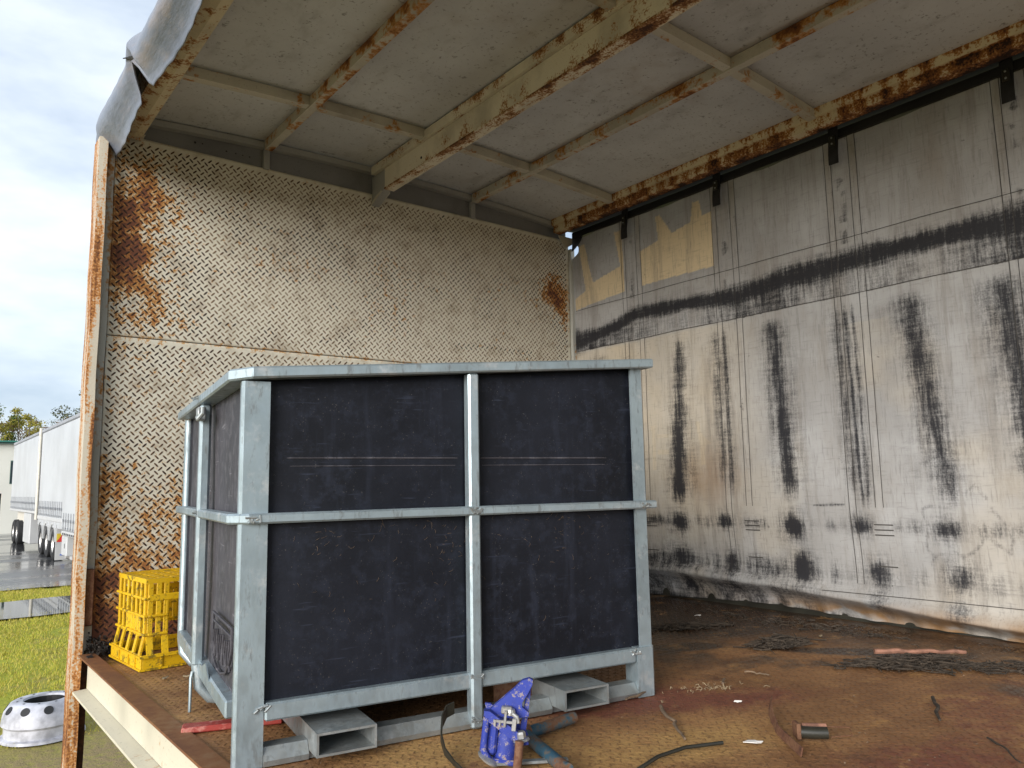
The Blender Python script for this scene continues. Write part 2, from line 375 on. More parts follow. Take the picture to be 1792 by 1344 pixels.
M['twig'] = simple('dark_twig', (.05, .037, .026), .85, .5, 40)
M['hose'] = simple('black_hose', (.025, .024, .018), .4, .4)
M['white'] = simple('white_scrap', (.75, .72, .68), .7, .1)
M['leafdry'] = simple('dry_leaf', (.27, .21, .13), .8, .3, 30)
M['dirt'] = simple('black_dirt', (.022, .017, .013), .9, .6, 40, 0, .6)
M['tarp'] = None
def m_tarp():
    k = NT('silver_grey_tarp'); a = k.noise(3, 5); b = k.noise(30, 5, .65, (1, .25, 1.2)); b2 = k.noise(9, 5, .6, (1, .3, 1))
    col = k.mix(k.sm(a, .3, .7), (.11, .125, .16), (.20, .22, .265)); col = k.mix(k.sm(b, .5, .7, 0, .5), col, (.24, .23, .25)); col = k.mix(k.sm(b2, .55, .7, 0, .5), col, (.30, .25, .22))
    k.bump(k.math('ADD', b, b2), .5, .006); k.fin(col, .35, 0, .5); return k.m
M['tarp'] = m_tarp()

GZ = -1.6     # yard level below the truck deck

# ================================================================== ground, yard, water
def ground_h(x, y): return .05*(fbm(x*1.+50, y*1.+50, .35, 4, 5)-.5)
def m_grass():
    k = NT('wet_lawn'); a = k.noise(.35, 5, .6); b = k.noise(2.2, 6, .7); c = k.noise(14, 4, .7)
    col = k.mix(k.sm(a, .35, .65), (.27, .29, .022), (.37, .37, .04)); col = k.mix(k.sm(b, .45, .7, 0, .8), col, (.30, .24, .07)); col = k.mix(k.sm(c, .5, .7, 0, .6), col, (.10, .12, .02))
    sep = k.n('ShaderNodeSeparateXYZ'); k.l(k.vec, sep.inputs[0])
    near = k.sm(k.math('ADD', sep.outputs[1], k.math('MULTIPLY', b, 3)), 5.5, 8.5, 1, 0)
    col = k.mix(k.math('MULTIPLY', near, k.sm(c, .3, .6, .6, 1)), col, (.26, .19, .095))
    k.bump(k.math('ADD', b, c), .7, .05); return k.fin(col, .8, 0, .2)
def m_asphalt():
    k = NT('wet_asphalt'); a = k.noise(.22, 6, .6, (.35, 1.6, 1)); b = k.noise(3, 6, .7); c = k.noise(40, 3)
    col = k.mix(k.sm(b, .3, .7), (.05, .05, .053), (.085, .085, .088))
    k.bump(k.math('ADD', k.math('MULTIPLY', b, .6), c), .12, .01)
    return k.fin(col, k.sm(a, .42, .60, .05, .30), 0, .6)
def m_water():
    k = NT('puddle_water'); k.bump(k.noise(3, 2), .02, .01); return k.fin((.035, .035, .028), .03, 0, .6)
n_ = 161
gx = np.sinh(np.linspace(-1, 1, n_)*5)/np.sinh(5)*900; gy = gx.copy()
X, Y = np.meshgrid(gx, gy, indexing='ij')
me = grid_mesh('ground', np.stack([X.ravel(), Y.ravel(), (GZ+np.where(np.hypot(X, Y-10) < 40, ground_h(X, Y), 0)-.012).ravel()], 1), n_, n_)
tag(link('ground', me, m_grass()), 'wet green lawn and bare earth beside the truck', None, None, 'structure')
# asphalt yard sheet with ragged near edge
pts = []; xs = np.linspace(-60, 90, 180)
edge = 17.6+1.2*(fbm(xs, xs*0+3, .5, 4, 8)-.5)
mb = MB(); vs = [(x, e_, GZ+.035) for x, e_ in zip(xs, edge)]+[(x, 130, GZ+.036) for x in xs]; nx = len(xs)
mb.add(vs, [(i, i+1, nx+i+1, nx+i) for i in range(nx-1)])
tag(mb.build('asphalt_yard', m_asphalt(), fix=False), 'wet grey asphalt yard under the white trailers', None, None, 'structure')
# puddle
mb = MB(); c0 = (0, 0, 0); vs = []
N_ = 90
for i in range(N_):
    a = 2*math.pi*i/N_; r = 1+.22*math.sin(3*a+1)+.12*math.sin(7*a)+.08*math.sin(13*a+2); vs.append((1.2+5.6*r*math.cos(a), 14.5+1.25*r*math.sin(a), GZ+.027))
mb.add(vs, [tuple(range(N_))])
tag(mb.build('puddle_water', m_water(), fix=False), 'shallow puddle lying across the lawn', None, None, 'structure')
# grass blades
def blades(n, xr, yr, h, name, seed, m, skip=None):
    g = np.random.default_rng(seed); x = g.uniform(*xr, n*2); y = g.uniform(*yr, n*2)
    dens = fbm(x+9, y+4, .8, 4, 21); keep = dens > .42
    pd = ((x-1.2)/5.4)**2+((y-14.5)/1.2)**2; keep &= (pd > 1) | (g.random(n*2) < .04)
    keep &= y < 17.9
    x = x[keep][:n]; y = y[keep][:n]; n = len(x); a = g.uniform(0, 6.28, n); hh = h*g.uniform(.4, 1.2, n); ww = g.uniform(.002, .005, n)*(1+y/14); lean = g.uniform(-.5, .5, (n, 2))*hh[:, None]
    z = GZ-.02+ground_h(x, y); T = np.zeros((n, 3, 3))
    T[:, 0] = np.stack([x-np.cos(a)*ww, y-np.sin(a)*ww, z], 1); T[:, 1] = np.stack([x+np.cos(a)*ww, y+np.sin(a)*ww, z], 1); T[:, 2] = np.stack([x+lean[:, 0], y+lean[:, 1], z+hh], 1)
    return link(name, rep_mesh(name, None, [(0, 1, 2)], T), m)
k = NT('grass_blade'); a = k.noise(.8, 5, .6); b = k.noise(30, 2)
mg = k.fin(k.mix(k.sm(b, .35, .65), k.mix(k.sm(a, .35, .65), (.36, .37, .028), (.46, .44, .05)), (.48, .38, .10)), .6, 0, .2)
tag(blades(90000, (-4, 6), (5, 18.3), .055, 'lawn_grass', 3, mg), 'short yellow green grass blades on the lawn', 'grass', None, 'stuff')

# ================================================================== truck body
TB = thing('truck_body', 'open sided rusty curtain truck body with tread plate headboard and deck', 'truck body', (0, 0, 0))
WX = 2.4; YB = -5.2
# ---------- deck
def floor_fields(x, y):
    def bl(cx, cy, rx, ry, rot=0):
        c, s_ = math.cos(R(rot)), math.sin(R(rot)); u = (x-cx)*c+(y-cy)*s_; v = -(x-cx)*s_+(y-cy)*c; return np.exp(-((u/rx)**2+(v/ry)**2))
    n = fbm(x+3, y+9, 2.2, 5, 31)
    Yl = .65*bl(.40, -1.75, .35, .22)+.5*bl(.80, -2.02, .35, .14, -15)+.35*bl(.05, -.8, .2, .7)+.3*bl(.6, -2.35, .5, .25)+.25*bl(1.45, -1.95, .3, .12)
    Rd = .85*bl(.93, -1.68, .34, .15, -12)+.6*bl(1.25, -1.92, .3, .10, -20)+.55*bl(.35, -1.86, .13, .08)+.5*bl(1.05, -2.42, .5, .16, -18)+.45*bl(1.75, -2.35, .45, .2)+.3*bl(1.5, -1.6, .25, .12)
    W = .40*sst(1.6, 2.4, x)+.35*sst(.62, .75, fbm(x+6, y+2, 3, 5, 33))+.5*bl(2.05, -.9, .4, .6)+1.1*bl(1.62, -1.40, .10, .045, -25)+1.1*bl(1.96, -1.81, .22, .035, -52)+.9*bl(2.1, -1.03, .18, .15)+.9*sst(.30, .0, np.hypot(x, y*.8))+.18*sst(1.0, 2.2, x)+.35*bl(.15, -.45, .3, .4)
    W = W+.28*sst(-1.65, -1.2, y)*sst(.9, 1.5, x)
    return np.clip(np.stack([Yl, Rd, W], -1)*(0.55+.9*n)[..., None], 0, 1.2)
nx, ny = 204, 320
x = np.linspace(0, 2.51, nx); y = np.concatenate([np.linspace(0.0, -3.4, ny-20), np.linspace(-3.4, YB, 21)[1:]]); X, Y = np.meshgrid(x, y, indexing='ij')
Z = .006*(fbm(X, Y, 1.4, 3, 12)-.5)
def floor_z(x, y): return .006*(fbm(np.asarray(x, float), np.asarray(y, float), 1.4, 3, 12)-.5)
me = grid_mesh('deck', np.stack([X.ravel(), Y.ravel(), Z.ravel()], 1)[:, :], nx, ny-0)
me.flip_normals() if hasattr(me, 'flip_normals') else None
setattr_c(me, 'mixc', floor_fields(X, Y).reshape(-1, 3))
deck = link('deck', me, M['floor'], TB, True)
BF = [(0, 1, 6), (1, 2, 7, 6), (2, 3, 7), (3, 4, 7), (4, 5, 6, 7), (5, 0, 6)]
def bar_base(L, wd, h): return np.array([(L/2, 0, 0), (L/4, wd/2, 0), (-L/4, wd/2, 0), (-L/2, 0, 0), (-L/4, -wd/2, 0), (L/4, -wd/2, 0), (L/4, 0, h), (-L/4, 0, h)])
def bars_uv(u0, u1, v0, v1, p):
    U = []; V = []; A = []
    iu = np.arange(int((u1-u0)/p)); iv = np.arange(int((v1-v0)/p))
    for k in (0, 1):
        a, b = np.meshgrid(iu, iv, indexing='ij'); U.append((u0+p*(a+.25+.5*k)).ravel()); V.append((v0+p*(b+.25+.5*k)).ravel()); A.append(np.full(a.size, R(45 if k else -45)))
        # second bar of each direction shifted gives the woven look
    return np.concatenate(U), np.concatenate(V), np.concatenate(A)
u, v, a = bars_uv(.02, 2.42, -3.3, -.02, .030)
B = bar_base(.023, .0068, .0021); T = np.zeros((len(u), 8, 3))
T[:, :, 0] = u[:, None]+B[:, 0]*np.cos(a)[:, None]-B[:, 1]*np.sin(a)[:, None]; T[:, :, 1] = v[:, None]+B[:, 0]*np.sin(a)[:, None]+B[:, 1]*np.cos(a)[:, None]
T[:, :, 2] = floor_z(u, v)[:, None]+B[:, 2]-.0004+np.zeros_like(u)[:, None]
me = rep_mesh('tread_bars', None, BF, T); setattr_c(me, 'mixc', np.repeat(floor_fields(u, v), 8, 0)); tag(link('tread_bars', me, M['floor_bars'], deck), kind='stuff')
# deck under-structure
MB().box(.0, 2.51, YB, 0, -.03, -.008).build('deck_underside', M['rustbare'], TB)
for yy in np.arange(-.3, YB, -.6): MB().box(.02, 2.40, yy-.03, yy+.03, -.14, -.032, .004).build('cross_member', M['rustbare'], TB)
for xx in (.72, 1.62): MB().box(xx, xx+.07, YB, 1.2, -.40, -.142, .006).build('chassis_rail', M['hose'], TB)
# left coaming channel
ys = np.linspace(-.065, YB, 160)
jag = .0
pro = MB()
ed = -.047+.004*(fbm(ys*1+9, ys*0, 6, 3, 4)-.5)
hole = 0
for i in range(len(ys)-1):
    pass
pro.sweep([(.004, .008), (-.05, .010), (-.05, .004), (.004, .002)], ys, True)
tf = pro.build('coaming_flange', M['railtop'], TB)
MB().box(-.034, -.016, -.150, -.118, .0095, .0125).build('slot', M['rubber_and_shade_black'], tf)
MB().sweep([(-.012, .001), (-.018, .001), (-.018, -.108), (-.012, -.108)], ys, True).build('coaming_web', M['coaming'], TB)
MB().sweep([(-.012, -.109), (-.062, -.112), (-.062, -.120), (-.012, -.117)], ys, True).build('coaming_lower_flange', M['coaming'], TB)
MB().sweep([(2.512, .06), (2.545, .06), (2.545, -.12), (2.512, -.12)], ys, True).build('right_coaming_gap_shade', M['hose'], TB)  # raised to block light under the hem, coloured dark as the shaded gap

# ---------- headboard
SCR = [[(1.836, 1.678), (1.992, 1.686), (2.24, 1.69)], [(1.843, 1.672), (1.912, 1.642), (2.112, 1.622), (2.195, 1.584)], [(1.797, 1.594), (1.991, 1.637), (2.153, 1.605)], [(1.722, 1.552), (1.795, 1.531), (1.872, 1.567)], [(1.106, 1.579), (1.277, 1.577), (1.509, 1.553)], [(1.106, 1.551), (1.151, 1.614), (1.09, 1.661)], [(0.858, 1.702), (1.031, 1.678)], [(0.192, 1.722), (0.492, 1.735), (0.618, 1.709), (0.858, 1.702)], [(0.268, 1.46), (0.451, 1.484), (0.597, 1.512), (0.78, 1.488)], [(1.61, 1.283), (1.829, 1.295), (2.103, 1.282)], [(1.089, 1.815), (1.12, 1.816)], [(1.794, 1.469), (1.824, 1.464)], [(1.261, 1.632), (1.183, 1.535), (1.092, 1.466)], [(0.058, 0.683), (0.168, 0.695)], [(0.556, 1.168), (0.605, 1.153)], [(.30, 1.30), (.42, 1.27)], [(.62, 1.62), (.70, 1.60)]]
for _ in range(46):
    a_, b_, c_ = random.uniform(.05, 2.3), random.uniform(.3, 1.95), random.uniform(-.5, .5); l_ = random.uniform(.008, .05); SCR.append([(a_, b_), (a_+l_*math.cos(c_), b_+l_*math.sin(c_))])
def hb_rust(x, z, bars=False):
    g = lambda cx, cz, rx, rz: np.exp(-(((x-cx)/rx)**2+((z-cz)/rz)**2))
    r = .62*g(.07, 1.74, .09, .13)+.58*g(.05, 1.50, .08, .13)+.36*g(.14, 1.65, .17, .28)+.28*g(.05, 1.25, .22, .25)
    r = r+.8*sst(.28, .0, z+.25*x)+.72*sst(.95, .0, z)*sst(.75, .0, x)+.16*sst(.45, 0, x)+.8*g(2.29, 1.66, .085, .11)+.55*g(2.36, 1.53, .06, .12)+.25*g(2.15, 1.6, .15, .12)
    r = r*(.15+1.6*fbm(x, z, 16, 4, 41))+.25*sst(.6, .75, fbm(x+5, z, 3.2, 4, 43))
    if bars:
        r = r*1.35
        for s_ in SCR: r = np.maximum(r, .95*sst(.017, .006, segdist(s_, x, z)))
        r = r+.35*sst(.55, .7, fbm(x+2, z+8, 6, 4, 47))
    else:
        for s_ in SCR: r = np.maximum(r, .26*sst(.016, .004, segdist(s_, x, z)))
    r = np.maximum(r, .22*sst(.008, .002, np.abs(x-.88))*(z > 1.62)*(z < 1.93))
    return np.clip(r, 0, 1.15)
def hb_y(x, z): return .010*(fbm(x, z, 1.1, 3, 71)-.5)
MB().box(-.002, 2.402, .022, .040, -.1, 2.10).build('headboard_light_stop', M['filler'], TB)  # unseen plate added to stop sky showing through the plate seam
for (z0, z1, dy) in ((0.0, 1.167, -.004), (1.171, 1.981, 0.0)):
    nx, nz = 241, int((z1-z0)/.01)+1; x = np.linspace(0, WX, nx); z = np.linspace(z0, z1, nz); X, Z = np.meshgrid(x, z, indexing='ij')
    me = grid_mesh('tread_plate', np.stack([X.ravel(), (hb_y(X, Z)+dy).ravel(), Z.ravel()], 1), nx, nz)
    rr = hb_rust(X, Z); seam = .55*sst(.02, .0, np.abs(Z-1.169)); setattr_f(me, 'rust', np.maximum(rr, seam*(.4+.9*fbm(X, Z, 12, 3, 2))))
    pl = link('tread_plate', me, M['plate'], TB, True); md = pl.modifiers.new('thickness', 'SOLIDIFY'); md.thickness = -.004; md.offset = 1
    u, v, a = bars_uv(.008, WX-.006, z0+.008, z1-.004, .030)
    u = u+.0004*np.sin(v*90); B = bar_base(.0255, .0074, .0024)
    T = np.zeros((len(u), 8, 3)); T[:, :, 0] = u[:, None]+B[:, 0]*np.cos(a)[:, None]-B[:, 1]*np.sin(a)[:, None]; T[:, :, 2] = v[:, None]+B[:, 0]*np.sin(a)[:, None]+B[:, 1]*np.cos(a)[:, None]
    T[:, :, 1] = hb_y(u, v)[:, None]+dy-B[:, 2]+.0003
    me = rep_mesh('tread_bars', None, BF, T); setattr_f(me, 'rust', np.repeat(hb_rust(u, v, True), 8)); tag(link('tread_bars', me, M['plate_bars'], pl), kind='stuff')
# filler between headboard and roof, top angle and stiffeners
def roof_z(x): return 2.112-.042*((x-1.2)/1.1)**2
def arch(x0, x1, za, zb, y0, y1, n=24):
    mb = MB(); xs = np.linspace(x0, x1, n); pr = [(x_, za(x_)) for x_ in xs]+[(x_, zb(x_)) for x_ in xs[::-1]]
    vs = [(a_, y0, b_) for a_, b_ in pr]+[(a_, y1, b_) for a_, b_ in pr]; m2 = 2*n
    fs = []
    for i in range(n-1): fs += [(i, i+1, m2-2-i, m2-1-i), (m2+i+1, m2+i, m2+m2-1-i, m2+m2-2-i), (i+1, i, m2+i, m2+i+1), (m2-1-i, m2-2-i, 2*m2-2-i, 2*m2-1-i)]
    fs += [(0, m2-1, 2*m2-1, m2), (n-1, m2+n-1, m2+n, n)]
    return mb.add(vs, fs)
arch(.02, 2.38, lambda t: 1.975, lambda t: roof_z(t)-.03, .012, .018).build('filler_plate', M['filler'], TB)
arch(.02, 2.38, lambda t: roof_z(t)-.032, lambda t: roof_z(t)-.006, -.022, .010).build('filler_angle', M['filler_light'], TB)
for xx in (.60, 1.715): MB().box(xx-.014, xx+.014, -.012, .0115, 1.976, roof_z(xx)-.033, .003).build('filler_stiffener', M['filler_light'], TB)
# holes in the filler, black discs painted as their shaded insides
for xx, zz, rr in ((.30, 2.025, .005), (.33, 2.027, .003), (.43, 2.02, .004), (.47, 2.02, .003), (.50, 2.02, .003), (.53, 2.02, .003)):
    MB().lathe([(0, 0), (rr, 0), (rr, .001)], 8, Matrix.Translation((xx, .0115, zz)) @ Matrix.Rotation(R(90), 4, 'X')).build('rivet_hole', M['rubber_and_shade_black'], TB)
# corner posts
pz = np.linspace(1.95, -.75, 60)
def vpost(name, prof, z0, z1, m, n=50):
    mb = MB(); zs = np.linspace(z0, z1, n); k_ = len(prof)
    for z_ in zs:
        wob = .001*math.sin(z_*5)+.001*math.sin(z_*17)
        for (x_, y_) in prof: mb.v.append((x_+wob, y_, z_)); mb.a.append(.42*float(vnoise(z_, x_*20, 4, 9)))
    for i in range(n-1):
        for q in range(k_): mb.f.append((i*k_+q, i*k_+(q+1) % k_, (i+1)*k_+(q+1) % k_, (i+1)*k_+q))
    mb.f += [tuple(range(k_)), tuple(range((n-1)*k_, n*k_))]
    return mb.build(name, m, TB)
vpost('corner_post', [(-.066, -.05), (-.036, -.055), (-.036, -.048), (-.060, -.043), (-.060, .05), (-.066, .05)], -.85, 1.93, M['post'])
vpost('corner_post_return', [(-.034, -.012), (-.003, -.012), (-.003, -.008), (-.034, -.008)], -.02, 1.95, M['strip'])
vpost('corner_post_core', [(-.058, .0), (-.006, .0), (-.006, .05), (-.058, .05)], -.85, 1.93, M['rustbare'])
MB().box(-.034, -.004, -.040, -.013, .10, .30, .004).build('hinge_sleeve', M['rustbare'], TB)
vpost('rear_corner_post', [(2.402, -.018), (2.43, -.018), (2.43, .03), (2.402, .03)], -.02, 1.93, M['strip'])
MB().prism([(2.30, 1.99), (2.41, 1.99), (2.402, 1.95), (2.35, 1.92)], 'y', -.03, -.024).build('corner_gusset', M['bow'], TB)
MB().prism([(.0, 1.985), (.10, 1.985), (.085, 1.955), (.0, 1.962)], 'y', -.034, -.026).build('corner_gusset', M['post'], TB)

# ---------- roof sheets, bows, purlins, main beam, rails
XL = [.02, .60, 1.14, 1.715, 2.30]; YL = [.012, -.49, -1.64, -2.79, -3.94, YB]
for i in range(4):
    for j in range(5):
        x = np.linspace(XL[i], XL[i+1], 14); y = np.linspace(YL[j+1]+.002, YL[j]-.002, 26); X, Y = np.meshgrid(x, y, indexing='ij')
        u = (X-XL[i])/(XL[i+1]-XL[i]); v = (Y-YL[j+1])/(YL[j]-YL[j+1]); Zr = roof_z(X)-.010*np.sin(np.pi*u)*np.sin(np.pi*v)*fbm(X*1+i, Y+j, 1.3, 3, 9)
        pl = link('roof_panel', grid_mesh('roof_panel', np.stack([X.ravel(), Y.ravel(), Zr.ravel()], 1), 14, 26), M['ceiling'], TB, True)
        md = pl.modifiers.new('thickness', 'SOLIDIFY'); md.thickness = .004; md.offset = 1
for yy in YL[1:-1]:
    for (xa, xb) in ((.06, .582), (.62, 1.118), (1.163, 1.697), (1.735, 2.262)):
        o = arch(xa, xb, lambda t: roof_z(t)-.040, lambda t: roof_z(t)-.001, yy-.018, yy+.018, 12); o.build('roof_bow', M['bow'], TB)
ysb = np.linspace(-.024, YB, 130)
for xx in (.60, 1.715):
    zz = roof_z(xx); MB().sweep([(xx-.017, zz-.001), (xx+.017, zz-.001), (xx+.017, zz-.044), (xx-.017, zz-.044)], ysb, True, None, [.3, .3, .3, .1]).build('purlin', M['bow'], TB)
yb2 = np.linspace(-.13, YB, 140)
bz = lambda: None
cb = MB().sweep([(1.120, 2.064), (1.161, 2.064), (1.161, 1.970), (1.120, 1.970)], yb2, True, None, [.1, .1, .5, .35]).build('main_beam', M['beam'], TB)
MB().sweep([(1.104, 2.104), (1.178, 2.104), (1.178, 2.066), (1.104, 2.066)], np.linspace(-.026, YB, 140), True, None, [.45, .3, .3, .25]).build('beam_packer', M['beam'], cb)
MB().sweep([(1.116, 1.9695), (1.168, 1.9695), (1.168, 1.962), (1.116, 1.962)], yb2, True, None, [.6, .6, .4, .6]).build('beam_flange', M['beam'], cb)
MB().prism([(-.002, 2.062), (-.129, 2.062), (-.129, 1.972), (-.06, 1.945), (-.002, 1.92)], 'x', 1.122, 1.160).build('beam_end_bracket', M['filler_light'], cb)
MB().prism([(-.003, 1.925), (-.055, 1.948), (-.10, 1.962), (-.10, 1.968), (-.05, 1.956), (-.003, 1.934)], 'x', 1.117, 1.166).build('bracket_foot', M['bow'], cb)
MB().lathe([(0, 0), (.006, 0), (.006, .002)], 8, Matrix.Translation((1.1195, -.46, 2.0)) @ Matrix.Rotation(R(-90), 4, 'Y')).build('bolt_hole', M['rubber_and_shade_black'], cb)
# right cant rail: stepped section
yr = np.linspace(-.026, YB, 140)
rr_ = MB().sweep([(2.250, 2.078), (2.252, 2.038), (2.268, 2.034), (2.264, 2.000), (2.312, 1.994), (2.316, 2.05), (2.30, 2.078)], yr, True, None, [.55, .15, .6, .45, .9, .9, .3]).build('right_cant_rail', M['rail'], TB)
MB().sweep([(2.318, 2.07), (2.445, 2.07), (2.445, 2.03), (2.318, 2.02)], yr, True).build('track_cavity_shade', M['rubber_and_shade_black'], TB)  # black strip put in as the shaded cavity above the curtain
MB().sweep([(2.404, 2.021), (2.436, 2.021), (2.436, 1.985), (2.404, 1.985)], np.linspace(-.03, YB, 40), True).build('gutter_cavity_shade', M['rubber_and_shade_black'], TB)  # second black strip for the same cavity shade
# left cant rail
MB().sweep([(.0, 2.065), (.09, 2.065), (.09, 2.04), (.088, 1.975), (.055, 1.965), (.006, 1.975)], yr, True, None, [.4, .3, .3, .2, .2, .5]).build('left_cant_rail', M['rail'], TB)
# roof skin edge
MB().sweep([(-.02, 2.12), (2.46, 2.12), (2.46, 2.126), (-.02, 2.126)], np.linspace(.05, YB, 4), True).build('roof_skin', M['strip'], TB)
# ---------- left silver valance, torn and curled
ny, nz = 240, 26
y = np.linspace(.06, YB, ny); s = np.linspace(0, 1, nz); Yg, Sg = np.meshgrid(y, s, indexing='ij')
lowz = 1.865+.014*np.sin(Yg*7.5+.6)
tear = sst(.06, .0, np.abs(Yg+.60)); lowz = lowz+.10*tear+.04*sst(-.65, -1.2, Yg)+.006*(fbm(Yg*3, Yg*0, 5, 3, 3)-.5)
lowz = lowz-.05*sst(-.02, .06, Yg)
zz = 2.118+(lowz-2.118)*Sg; xx = -.012-.066*np.sin(np.clip(Sg*1.25, 0, 1)*math.pi*.62)+.02*sst(.55, 1, Sg)*(.5+.5*np.sin(Yg*7.5+2.2))+.05*sst(.6, 1, Sg)+.0015*np.sin(Yg*60+Sg*9)*Sg
xx = xx-.05*tear*Sg**3+.03*sst(-.05, .05, Yg)*Sg
me = grid_mesh('side_valance', np.stack([xx.ravel(), Yg.ravel(), zz.ravel()], 1), ny, nz); o = link('side_valance', me, M['tarp'], TB, True); md = o.modifiers.new('thickness', 'SOLIDIFY'); md.thickness = .002
mb = MB(); mb.add([(-.050, -.56, 2.02), (-.065, -.60, 2.0), (-.095, -.575, 1.99), (-.03, -.66, 1.965), (-.01, -.60, 1.985), (-.05, -.63, 1.985)], [(0, 1, 2), (0, 4, 1), (1, 4, 5), (5, 4, 3), (1, 5, 2)])
o = mb.build('torn_flap', M['hose'], TB); o.modifiers.new('thickness', 'SOLIDIFY').thickness = .003

# ---------- right curtain
STR = [-.466, -1.066, -1.656, -2.304, -2.90, -3.49, -4.08, -4.67]
TAN = [[(-0.07, 1.93), (-0.12, 1.935), (-0.152, 1.857), (-0.192, 1.691), (-0.392, 1.742), (-0.365, 1.876), (-0.354, 1.94), (-0.406, 1.937), (-0.416, 1.785), (-0.414, 1.596), (-0.025, 1.562), (-0.028, 1.631), (-0.123, 1.66), (-0.101, 1.806)],
       [(-0.537, 1.788), (-0.664, 1.813), (-0.648, 1.946), (-0.678, 1.945), (-0.755, 1.827), (-0.876, 1.852), (-0.89, 1.948), (-0.932, 1.945), (-0.945, 1.866), (-1.004, 1.869), (-0.999, 1.597), (-0.541, 1.601)]]
TAN2 = [[(-0.559, 0.86), (-0.587, 0.858), (-0.59, 0.635), (-0.565, 0.636)], [(-0.6, 0.814), (-0.679, 0.81), (-0.678, 0.791), (-0.599, 0.796)], [(-0.602, 0.734), (-0.681, 0.73), (-0.679, 0.707), (-0.601, 0.71)],
        [(-0.851, 0.862), (-0.873, 0.861), (-0.876, 0.811), (-0.901, 0.778), (-0.938, 0.749), (-0.899, 0.743), (-0.894, 0.65), (-0.872, 0.65), (-0.872, 0.744), (-0.859, 0.812)]]
GRAF = [[(-1.867, 0.451), (-1.901, 0.468), (-1.971, 0.461)], [(-1.875, 0.443), (-1.884, 0.406), (-1.885, 0.369), (-1.869, 0.332), (-1.879, 0.3), (-1.894, 0.288)], [(-1.953, 0.344), (-1.965, 0.309), (-1.994, 0.287), (-2.032, 0.305), (-2.061, 0.337), (-2.074, 0.365), (-2.06, 0.415)], [(-2.075, 0.373), (-2.114, 0.336), (-2.15, 0.308), (-2.162, 0.353), (-2.145, 0.41), (-2.107, 0.459)], [(-1.96, 0.469), (-2.021, 0.509), (-2.061, 0.544), (-2.093, 0.497)], [(-1.883, 0.255), (-1.897, 0.281), (-1.926, 0.294)]]
def cur_fields(y, z):
    n = fbm(y+7, z, 5, 4, 61); nv = fbm(y*1+3, z*.12, 26, 4, 63); nh = fbm(y*.12, z, 26, 4, 65)
    S = np.zeros_like(y)
    zc = np.interp(-y, [0, .3, .48, .8, 1.15, 1.65, 2.1, 2.4, 3, 5], [1.36, 1.41, 1.455, 1.44, 1.43, 1.45, 1.47, 1.44, 1.43, 1.44])+.012*(n-.5)+.035*(fbm(y+11, y*0, 3.1, 3, 87)-.5)
    th = (.6+.8*fbm(y+5, y*0, 4.2, 3, 89))*np.interp(-y, [0, .15, .48, .8, 1.1, 1.6, 2.1, 2.3, 3], [.065, .055, .042, .036, .052, .046, .048, .078, .045])
    S = np.maximum(S, 1.15*np.exp(-(np.abs(z-zc)/th)**2.4))
    lo = np.interp(-y, [0, .1, .2, .4, .55, .8, 1.0, 1.3, 1.5, 2.0, 2.25, 2.6, 3, 5], [.3, .75, .8, .62, .35, .3, .45, .75, .4, .3, .75, .8, .35, .3]); S = np.maximum(S, lo*(z > 1.318)*sst(zc+.02, zc-.03, z)*(.55+.9*nv))
    S = np.maximum(S, .30*np.exp(-((z-zc-.05)/.05)**2)*nh*1.4)
    rag = fbm(y*.25, z, 40, 3, 81); rag2 = fbm(y*2, z*.3, 9, 3, 83)
    for (ya, yb, w_, st, st2, zlo) in ((-.775, -.73, .040, .62, 1.3, .47), (-.985, -1.00, .035, .55, .55, .55), (-1.03, -1.04, .012, .8, .7, .50), (-1.292, -1.338, .036, .95, 1.05, .49), (-1.590, -1.62, .020, .62, .62, .5), (-1.628, -1.648, .008, .9, .9, .45), (-1.66, -1.672, .007, .7, .8, .45), (-1.885, -1.975, .044, .85, .9, .47), (-2.20, -2.27, .045, 1.0, 1., .5), (-2.55, -2.6, .04, .8, .9, .5), (-2.9, -2.93, .035, .7, .9, .5), (-.20, -.20, .06, .6, .6, .9), (-.40, -.40, .03, .4, .4, .6)):
        t = np.clip((1.30-z)/(1.30-.5), 0, 1); yc = ya+(yb-ya)*t+.022*(rag2-.5)*(w_ > .015); st_ = st+(st2-st)*t
        ends = sst(1.315, 1.23, z)*sst(zlo-.06, zlo+.09, z); wr = w_*(.85+.9*rag)
        S = np.maximum(S, 1.05*st_*np.exp(-(np.abs(y-yc)/wr)**1.6)*ends*(.72+.5*rag2))
        S = np.maximum(S, .58*st_*np.exp(-(np.abs(y-yc)/(w_*2.5+.012))**1.4)*ends*(.3+1.2*nv))
    for (yc, zc_, ry, rz, st) in ((-.72, .378, .055, .045, 1.1), (-.985, .385, .045, .035, 1.1), (-1.33, .375, .05, .05, 1.15), (-1.635, .388, .042, .034, 1.1), (-1.955, .385, .05, .034, 1.1), (-2.27, .385, .045, .035, 1.), (-.715, .205, .085, .055, 1.0), (-1.005, .195, .04, .06, 1.1), (-1.36, .205, .052, .062, 1.15), (-1.685, .205, .05, .05, 1.0), (-1.98, .21, .05, .05, .9), (-2.3, .21, .05, .05, .9), (-.73, .08, .05, .06, 1.0), (-1.0, .09, .05, .05, .9), (-1.3, .10, .10, .03, .55), (-1.68, .10, .03, .04, .7), (-1.97, .09, .03, .03, .6)):
        q = ((y-yc)/ry)**2+((z-zc_)/rz)**2+.5*(n-.5); S = np.maximum(S, st*1.05*np.exp(-np.maximum(q*.8, 0)**1.1)*(.8+.4*rag2))
        S = np.maximum(S, .55*np.exp(-q/4)*(.45+1.0*nv))
